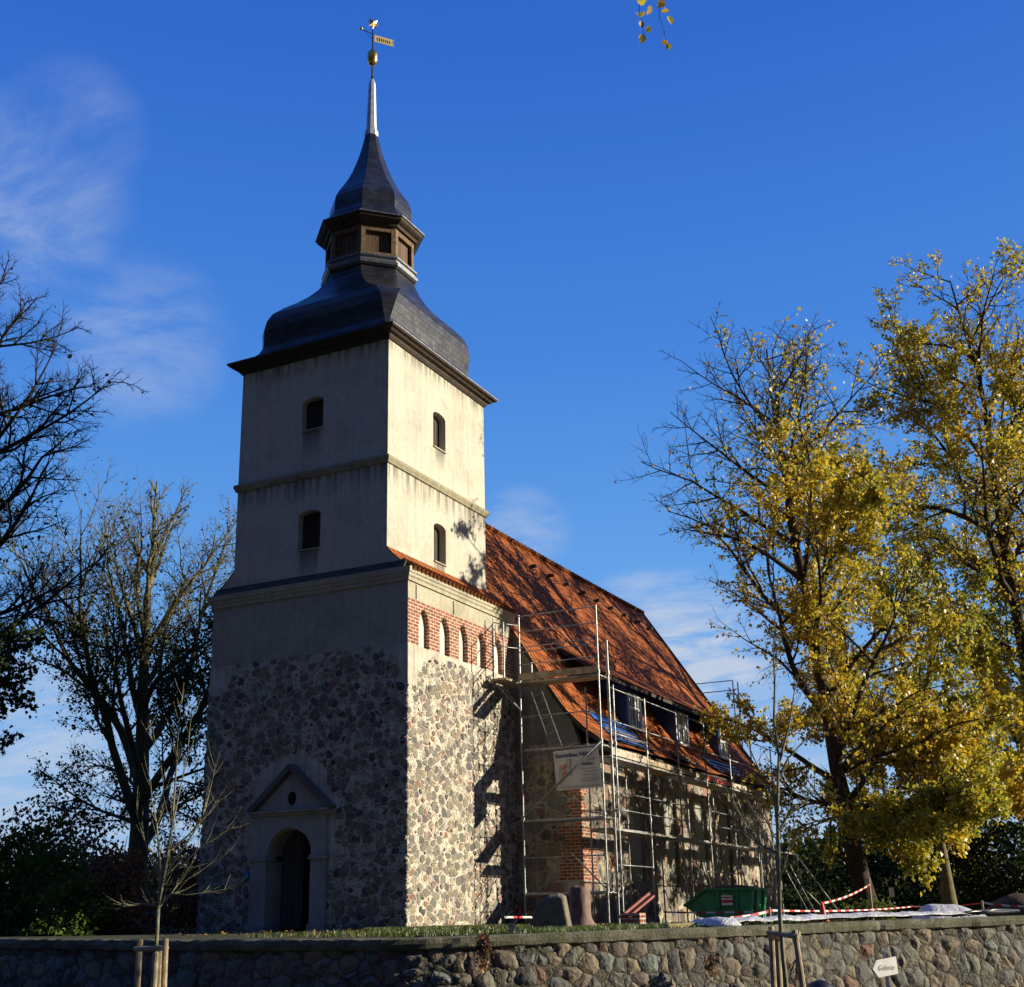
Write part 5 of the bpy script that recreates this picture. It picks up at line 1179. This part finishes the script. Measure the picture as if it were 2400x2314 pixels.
# barrier posts and tape
m, g, b, o = newmat('red_white_tape'); v = g.obj(); x, y, z = g.xyz(v)[:3]
st = g.m('GREATER_THAN', g.m('FRACT', g.m('DIVIDE', g.m('ADD', g.m('ADD', x, g.m('MULTIPLY', y, .55)), g.m('MULTIPLY', z, .6)), .42)), .5)
g.set(b.inputs['Base Color'], g.mix(st, (.78, .78, .75), (.60, .03, .03))); b.inputs['Roughness'].default_value = .4; M_tape = m
def tape(label, a, b_, sag=.06, w=.07, grp='barrier tapes round the building site'):
    a, b_ = Vector(a), Vector(b_); mb = MB(); n = 14; top = []; bot = []
    for i in range(n+1):
        t = i/n; q = a.lerp(b_, t)-Vector((0, 0, sag*4*t*(1-t))); tw_ = math.sin(t*9)*.4; off = Vector((math.sin(tw_)*.3, .2*math.sin(tw_), math.cos(tw_)))*w/2; top.append(q+off); bot.append(q-off)
    mb.loft([[p_, q_] for p_, q_ in zip(top, bot)], close=False, cap0=False, cap1=False); o_ = mb.build('barrier_tape', M_tape); o_.modifiers.new('t', 'SOLIDIFY').thickness = .002
    return tag(o_, label, 'barrier tape', grp)
def post(label, u, v0, v1, d, r=.03, mat=None):
    a = at(u, v1, d); b_ = at(u, v0, d); a.z = min(a.z, -.0); mb = MB(); mb.tube([a-Vector((0, 0, .1)), Vector((a.x, a.y, b_.z))], [r, r*.92], 8); mb.tube([Vector((a.x, a.y, b_.z)), Vector((a.x, a.y, b_.z+.015))], [r*.92, r*.5], 8)
    return tag(mb.build('barrier_post', mat or M_post), label, 'post', 'posts carrying the barrier tape')
c = at(1198, 2190, 22.5); q = at(1198, 2164, 22.5)
mb = MB(); mb.box((c.x-.045, c.y-.045, -.1), (c.x+.045, c.y+.045, q.z), Matrix.Rotation(R(27), 3, 'Z')); tag(mb.build('barrier_post', simple('square_post_wood', (.5, .42, .25), .8, 0, .2)), 'short square wooden post with loose tape, left of the memorial stone', 'post')
tape('red and white tape between the tower corner and the memorial stone', at(1183, 2150, 22.9), at(1248, 2150, 24), .0, .035)
def ribbon(label, pl_, d, w=.035):
    pts_ = smooth_line(pxpath(pl_, d), 5); mb = MB(); mb.loft([[p_+Vector((rt.x, rt.y, .2))*w*.5, p_-Vector((rt.x, rt.y, .2))*w*.5] for p_ in pts_], close=False, cap0=False, cap1=False); o_ = mb.build('barrier_tape', M_tape); o_.modifiers.new('t', 'SOLIDIFY').thickness = .002; return tag(o_, label, 'barrier tape')
ribbon('loop of loose red and white tape above the short square post', [(1183, 2152), (1196, 2140), (1210, 2128), (1217, 2127), (1218, 2140), (1213, 2155), (1204, 2165)], 22.4)
ribbon('tail of white tape trailing down right of the short square post', [(1204, 2172), (1215, 2180), (1227, 2186), (1238, 2187)], 22.3)
post('thin wooden post right of the green skip', 1806, 2128, 2165, 24.5)
post('wooden post behind the covered heap', 2306, 2112, 2148, 31)
tape('long white and red tape in front of the green skip', at(1555, 2138, 25.5), at(1806, 2135, 25.5), .02, .035)
tape('sagging red striped tape running down to the crumpled sheeting', at(1712, 2152, 24), at(1806, 2135, 24.5), .02, .055)
tape('tape from the thin post to the lit lime trunk', at(1806, 2134, 24.5), at(2140, 2125, 36), .05, .035)
tape('tape from the lime trunk past the covered heap', at(2140, 2125, 36), at(2306, 2116, 31), .04, .034)
tape('tape from the post behind the heap to the right edge', at(2306, 2116, 31), at(2420, 2124, 31), .03, .045)
tape('tape rising from the red beacon to the tree stake', at(1925, 2118, 27), at(2038, 2074, 33), .06, .045)
post('leaning pole holding the rising tape', 2042, 2060, 2120, 33, .035)
mb = MB(); c = at(1930, 2155, 27.0); z1 = at(1930, 2118, 27).z
mb.loft([[(c.x+r_*math.cos(6.283*k/16), c.y+r_*math.sin(6.283*k/16), z) for k in range(16)] for r_, z in ((.13, c.z-.05), (.12, c.z+.02), (.085, c.z+.03), (.03, z1), (.01, z1+.01))]); tag(mb.build('traffic_cone', M_red), 'red and white traffic cone behind the white ground sheet', 'cone')
a = at(2082, 2092, 47.5)-FH*.4
mb = MB(); mb.prism([a+dx_*x+Vector((0, 0, z)) for x, z in ((-.09, -.16), (.09, -.16), (.09, .16), (-.09, .16))], FH*.02); tag(mb.build('paper_notice', M_whiteP), 'white paper notice hanging among the dark trunks', 'notice')
# direction sign
c0 = at(2076, 2268, 20.0); sg = thing('direction_sign', 'white arrow-shaped sign pointing left with grey lettering, on a thin post', 'sign', (c0.x, c0.y, -1.3))
sxd = Vector((rt.x*.92+FH.x*.40, rt.y*.92+FH.y*.40, .012)).normalized(); szd = Vector((0, 0, 1)); syd = sxd.cross(szd)
S = lambda u, v, d=0.0: c0+sxd*((u-2076)*21.5/F_PX)-szd*((v-2268)*20/F_PX)-szd.cross(sxd)*d
mb = MB(); mb.prism([S(u, v) for u, v in ((2043, 2270), (2054, 2252), (2105, 2246), (2107, 2282), (2056, 2288))], FH*.02); mb.build('board', M_whiteP, sg)
text_mesh('Galerie', .105, S(2056, 2273)-szd.cross(sxd)*.006, sxd, szd, simple('faded_grey_print', (.36, .36, .36), .6, 0, .05), 'lettering', sg, shear=.25, off=.0)
mb = MB(); a = S(2077, 2286)+FH*.05; mb.box((a.x-.022, a.y+.01, -1.3), (a.x+.022, a.y+.05, c0.z+.2), Matrix.Rotation(R(27), 3, 'Z')); mb.build('post', M_whiteP, sg)
# dry plants hanging over the wall, dark rounded hump at its foot
def weed(label, c, h, n, seed):
    rr = random.Random(seed); mb = MB(); c = Vector(c)
    for k in range(n):
        a = c+dx_*rr.gauss(0, .04); b_ = a+dx_*rr.gauss(-.05, .08)+Vector((0, 0, -h*rr.uniform(.4, 1)))-FH*rr.uniform(.02, .12); mid = (a+b_)/2-FH*.06+dx_*rr.gauss(0, .04); mb.tube([a, mid, b_], [.008, .007, .003], 4)
    t = thing('dry_weed', label, 'plant', c); mb.build('stems', B_red, t)
    rng = np.random.default_rng(seed); ps = np.array([tuple(c+dx_*rr.gauss(-.03, .06)-FH*rr.uniform(.03, .13)-Vector((0, 0, h*rr.random()))) for _ in range(n*4)]); leaves('foliage', ps, .05, L_brown, t, rng, rng.random(len(ps)), .02)
weed('dead brown climber hanging over the wall below the tower corner', at(1135, 2190, 20.45), .55, 40, 1)
weed('tuft of dry brown weed on the wall below the timber beam', at(1668, 2240, 21.7), .34, 22, 2)
weed('dry weed beside the right foot of the olive stakes', at(1868, 2250, 22.2), .5, 18, 3)
c = at(1922, 2330, 20.5); rock('dark_hump', 'black rounded sack at the foot of the wall left of the arrow sign', 'hump', (c.x, c.y, c.z-.35), [(.2, 0), (.3, .1), (.31, .3), (.22, .48), (.06, .56)], simple('hump_black', (.012, .012, .02), .5, 0, .2), 18, 14)  # dark rounded hump, kind of object unclear
